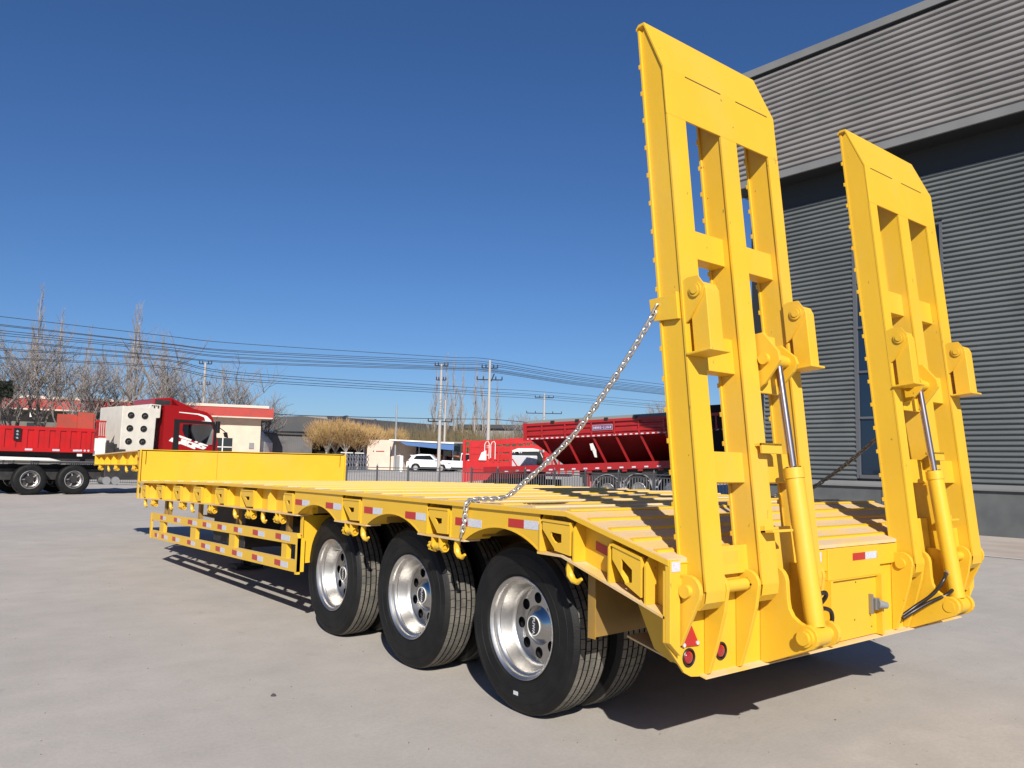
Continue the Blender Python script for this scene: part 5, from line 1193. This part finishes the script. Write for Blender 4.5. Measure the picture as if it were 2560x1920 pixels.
def tree(px, top, d, label, seed, kind='bare', base=None, group='bare winter trees along the road'):
    rnd_ = random.Random(seed); T_ = Wp(px, top, d); z0 = hgt(T_); h = T_.z-z0; P = Vector((T_.x, T_.y, z0))
    r_ = thing('bare_tree' if kind != 'willow' else 'willow_tree', label, 'tree', tuple(P), group)
    tr, tw = MB(), MB()
    global FIXN; FIXN = False
    if kind == 'bare':
        hs_ = h*rnd_.uniform(.16, .24); seg(tr, P, P+Vector((0, 0, hs_)), .021*h, .017*h, 6)
        for k_ in range(rnd_.randint(4, 5)):
            a = rnd_.uniform(0, 6.28); dd = Vector((math.cos(a)*.36, math.sin(a)*.36, 1)).normalized()
            grow(tr, tw, P+Vector((0, 0, hs_*rnd_.uniform(.75, 1))), dd, h*rnd_.uniform(.30, .42), .0095*h, 1, rnd_, .60, .5, 4, (1, 3))
        ms = (M['bark'], M['twig'])
    elif kind == 'poplar':
        n_ = 16; q = P; lean = Vector((rnd_.uniform(-.03, .03), rnd_.uniform(-.03, .03), 0))
        for i in range(n_):
            q2 = P+Vector((0, 0, h*(i+1)/n_))+lean*h*(i+1)/n_; seg(tr, q, q2, .011*h*(1-i/n_)+.012, .011*h*(1-(i+1)/n_)+.012, 5)
            if i > 2:
                for _ in range(3 if d < 100 else 2):
                    a = rnd_.uniform(0, 6.28); dd = Vector((math.cos(a)*.30, math.sin(a)*.30, 1)).normalized()
                    grow(tr, tw, q2, dd, h*.15*(1.15-i/n_)+.25, .004*h*(1.1-i/n_)+.006, 2, rnd_, .3, .9, 3)
            q = q2
        ms = (M['poplar'], M['twig'])
    elif kind == 'willow':
        hs_ = h*.34; top_ = P+Vector((0, 0, hs_)); seg(tr, P, top_, .026*h, .020*h, 6); ctr = P+Vector((0, 0, h*.66))
        for k_ in range(9):
            a = rnd_.uniform(0, 6.28); q = ctr+Vector((math.cos(a)*h*.2, math.sin(a)*h*.2, rnd_.uniform(-.15, .1)*h)); seg(tr, top_, q, .011*h, .006*h, 4)
        lob = [Vector((rnd_.uniform(-.22, .22)*h, rnd_.uniform(-.22, .22)*h, rnd_.uniform(-.10, .10)*h)) for _ in range(6)]
        for j in range(2600):
            a2 = rnd_.uniform(0, 6.28); e = rnd_.uniform(-1, 1); rr = rnd_.random()**.45; ce = math.sqrt(1-e*e)
            q = ctr+lob[j % 6]+Vector((math.cos(a2)*ce*rr*h*.27, math.sin(a2)*ce*rr*h*.27, e*rr*h*.22))
            dd = ((q-top_).normalized()+Vector((rnd_.uniform(-.5, .5), rnd_.uniform(-.5, .5), .5))).normalized()
            l2 = h*rnd_.uniform(.05, .11); seg(tw, q, q+dd*l2, .013, .006, 3)
        ms = (M['willowtrunk'], M['willow'])
    tr.build('trunk', ms[0], r_); tw.build('crown', ms[1], r_)
    FIXN = True
bt = [(-25, 850, 50, 'left edge of the view, in front of the red fascia'), (55, 845, 52, 'rising just right of the picture edge over the ribbed trailer'), (118, 815, 54, 'behind the black hanging sign of the dump trailer'), (182, 885, 53, 'above the faded red headboard panel'),
      (235, 860, 60, 'straight above the left side of the cream cabinet'), (292, 880, 62, 'above the six black ports of the cream cabinet'), (395, 850, 61, 'directly above the roof deflector of the red cab'), (452, 900, 66, 'above the windscreen end of the red cab roof'),
      (556, 895, 68, 'right of the pale pole among trees'), (592, 935, 70, 'over the right end of the red fascia'), (664, 970, 72, 'standing over the small white shed')]
for i, (px, tp_, d, wh) in enumerate(bt): tree(px, tp_, d, 'leafless grey tree '+wh, 20+i)
for i, (px, tp_, d, wh) in enumerate([(103, 735, 92, 'tallest one at the far left, piercing the top cable'), (160, 795, 96, 'right of the tallest far-left one'), (330, 785, 88, 'left of the twin tops above the cabinet'), (350, 775, 90, 'twin tops above the cab deflector'), (215, 835, 95, 'above the left edge of the cabinet'), (420, 845, 92, 'short one behind the red cab')]):
    tree(px, tp_, d, 'slender bare poplar, '+wh, 50+i, 'poplar', group='slender bare poplars behind the road')
for i, (px, tp_, d, wh) in enumerate([(1088, 925, 120, 'left of the low-crossarm pole'), (1120, 900, 118, 'between the two concrete poles, tallest there'), (1142, 905, 125, 'in the middle between the two concrete poles'), (1160, 925, 122, 'left of the small gap before the tall pole'), (1188, 915, 120, 'just left of the tall pole'), (1210, 930, 124, 'touching the tall pole on its left'), (1248, 960, 125, 'right of the tall pole')]):
    tree(px, tp_, d, 'distant bare poplar '+wh, 70+i, 'poplar', group='distant poplars between the poles')
for i, (px, tp_, d, wh) in enumerate([(1312, 1012, 110, 'beside the front corner of the hopper trailer'), (1338, 1020, 112, 'peeping over the hopper front corner'), (1640, 995, 150, 'far off at the left ramp edge')]):
    tree(px, tp_, d, 'bushy leafless tree '+wh, 90+i)
for i, (px, tp_, d, wh) in enumerate([(820, 1045, 68, 'leftmost of the row, over the grey shed end'), (842, 1050, 71, 'second from the left, slightly behind'), (868, 1042, 68, 'tallest in the middle of the row'), (898, 1050, 70, 'directly left of the pink gatehouse'), (934, 1056, 82, 'rising behind the gatehouse roof'), (975, 1070, 86, 'low one behind the gatehouse, by the flue')]):
    tree(px, tp_, d, 'orange-twigged rounded tree '+wh, 100+i, 'willow', group='orange-twigged roadside trees')
# dry brush behind the gatehouse and red trailers; too tangled to count
FIXN = False
mb = MB(); rnd_ = random.Random(3)
for i in range(5200):
    px = rnd_.uniform(935, 1330); d = rnd_.uniform(90, 104); b0 = Wp(px, 1150, d); b0.z = hgt(b0)
    hh = rnd_.uniform(1.5, 3.8)*(1.15 if px < 1200 else .95); b0.z += rnd_.uniform(0, 1.6)
    seg(mb, b0, b0+Vector((rnd_.uniform(-.5, .5), rnd_.uniform(-.5, .5), hh)), .03, .012, 3)
mb.build('dry_brush', M['brush'], kind='stuff')
# evergreen shrub top at the far left edge
mb = MB()
for i in range(2600):
    c_ = Wp(rnd_.uniform(-60, 30), rnd_.uniform(955, 992), rnd_.uniform(46, 48)); 
    a = Vector((rnd_.uniform(-1, 1), rnd_.uniform(-1, 1), rnd_.uniform(-1, 1)))*.16; e = Vector((rnd_.uniform(-1, 1), rnd_.uniform(-1, 1), rnd_.uniform(-1, 1)))*.16
    mb.add([c_, c_+a, c_+e], [(0, 1, 2)])
pe = gnd(-10, 47); et_ = thing('evergreen_tree', 'dark evergreen tree cut by the left picture edge', 'tree', tuple(pe))
mb.build('crown', M['fern'], et_); MB().cyl(pe, pe+Vector((0, 0, 5.6)), .14, .06, n=8).build('trunk', M['bark'], et_)
FIXN = True
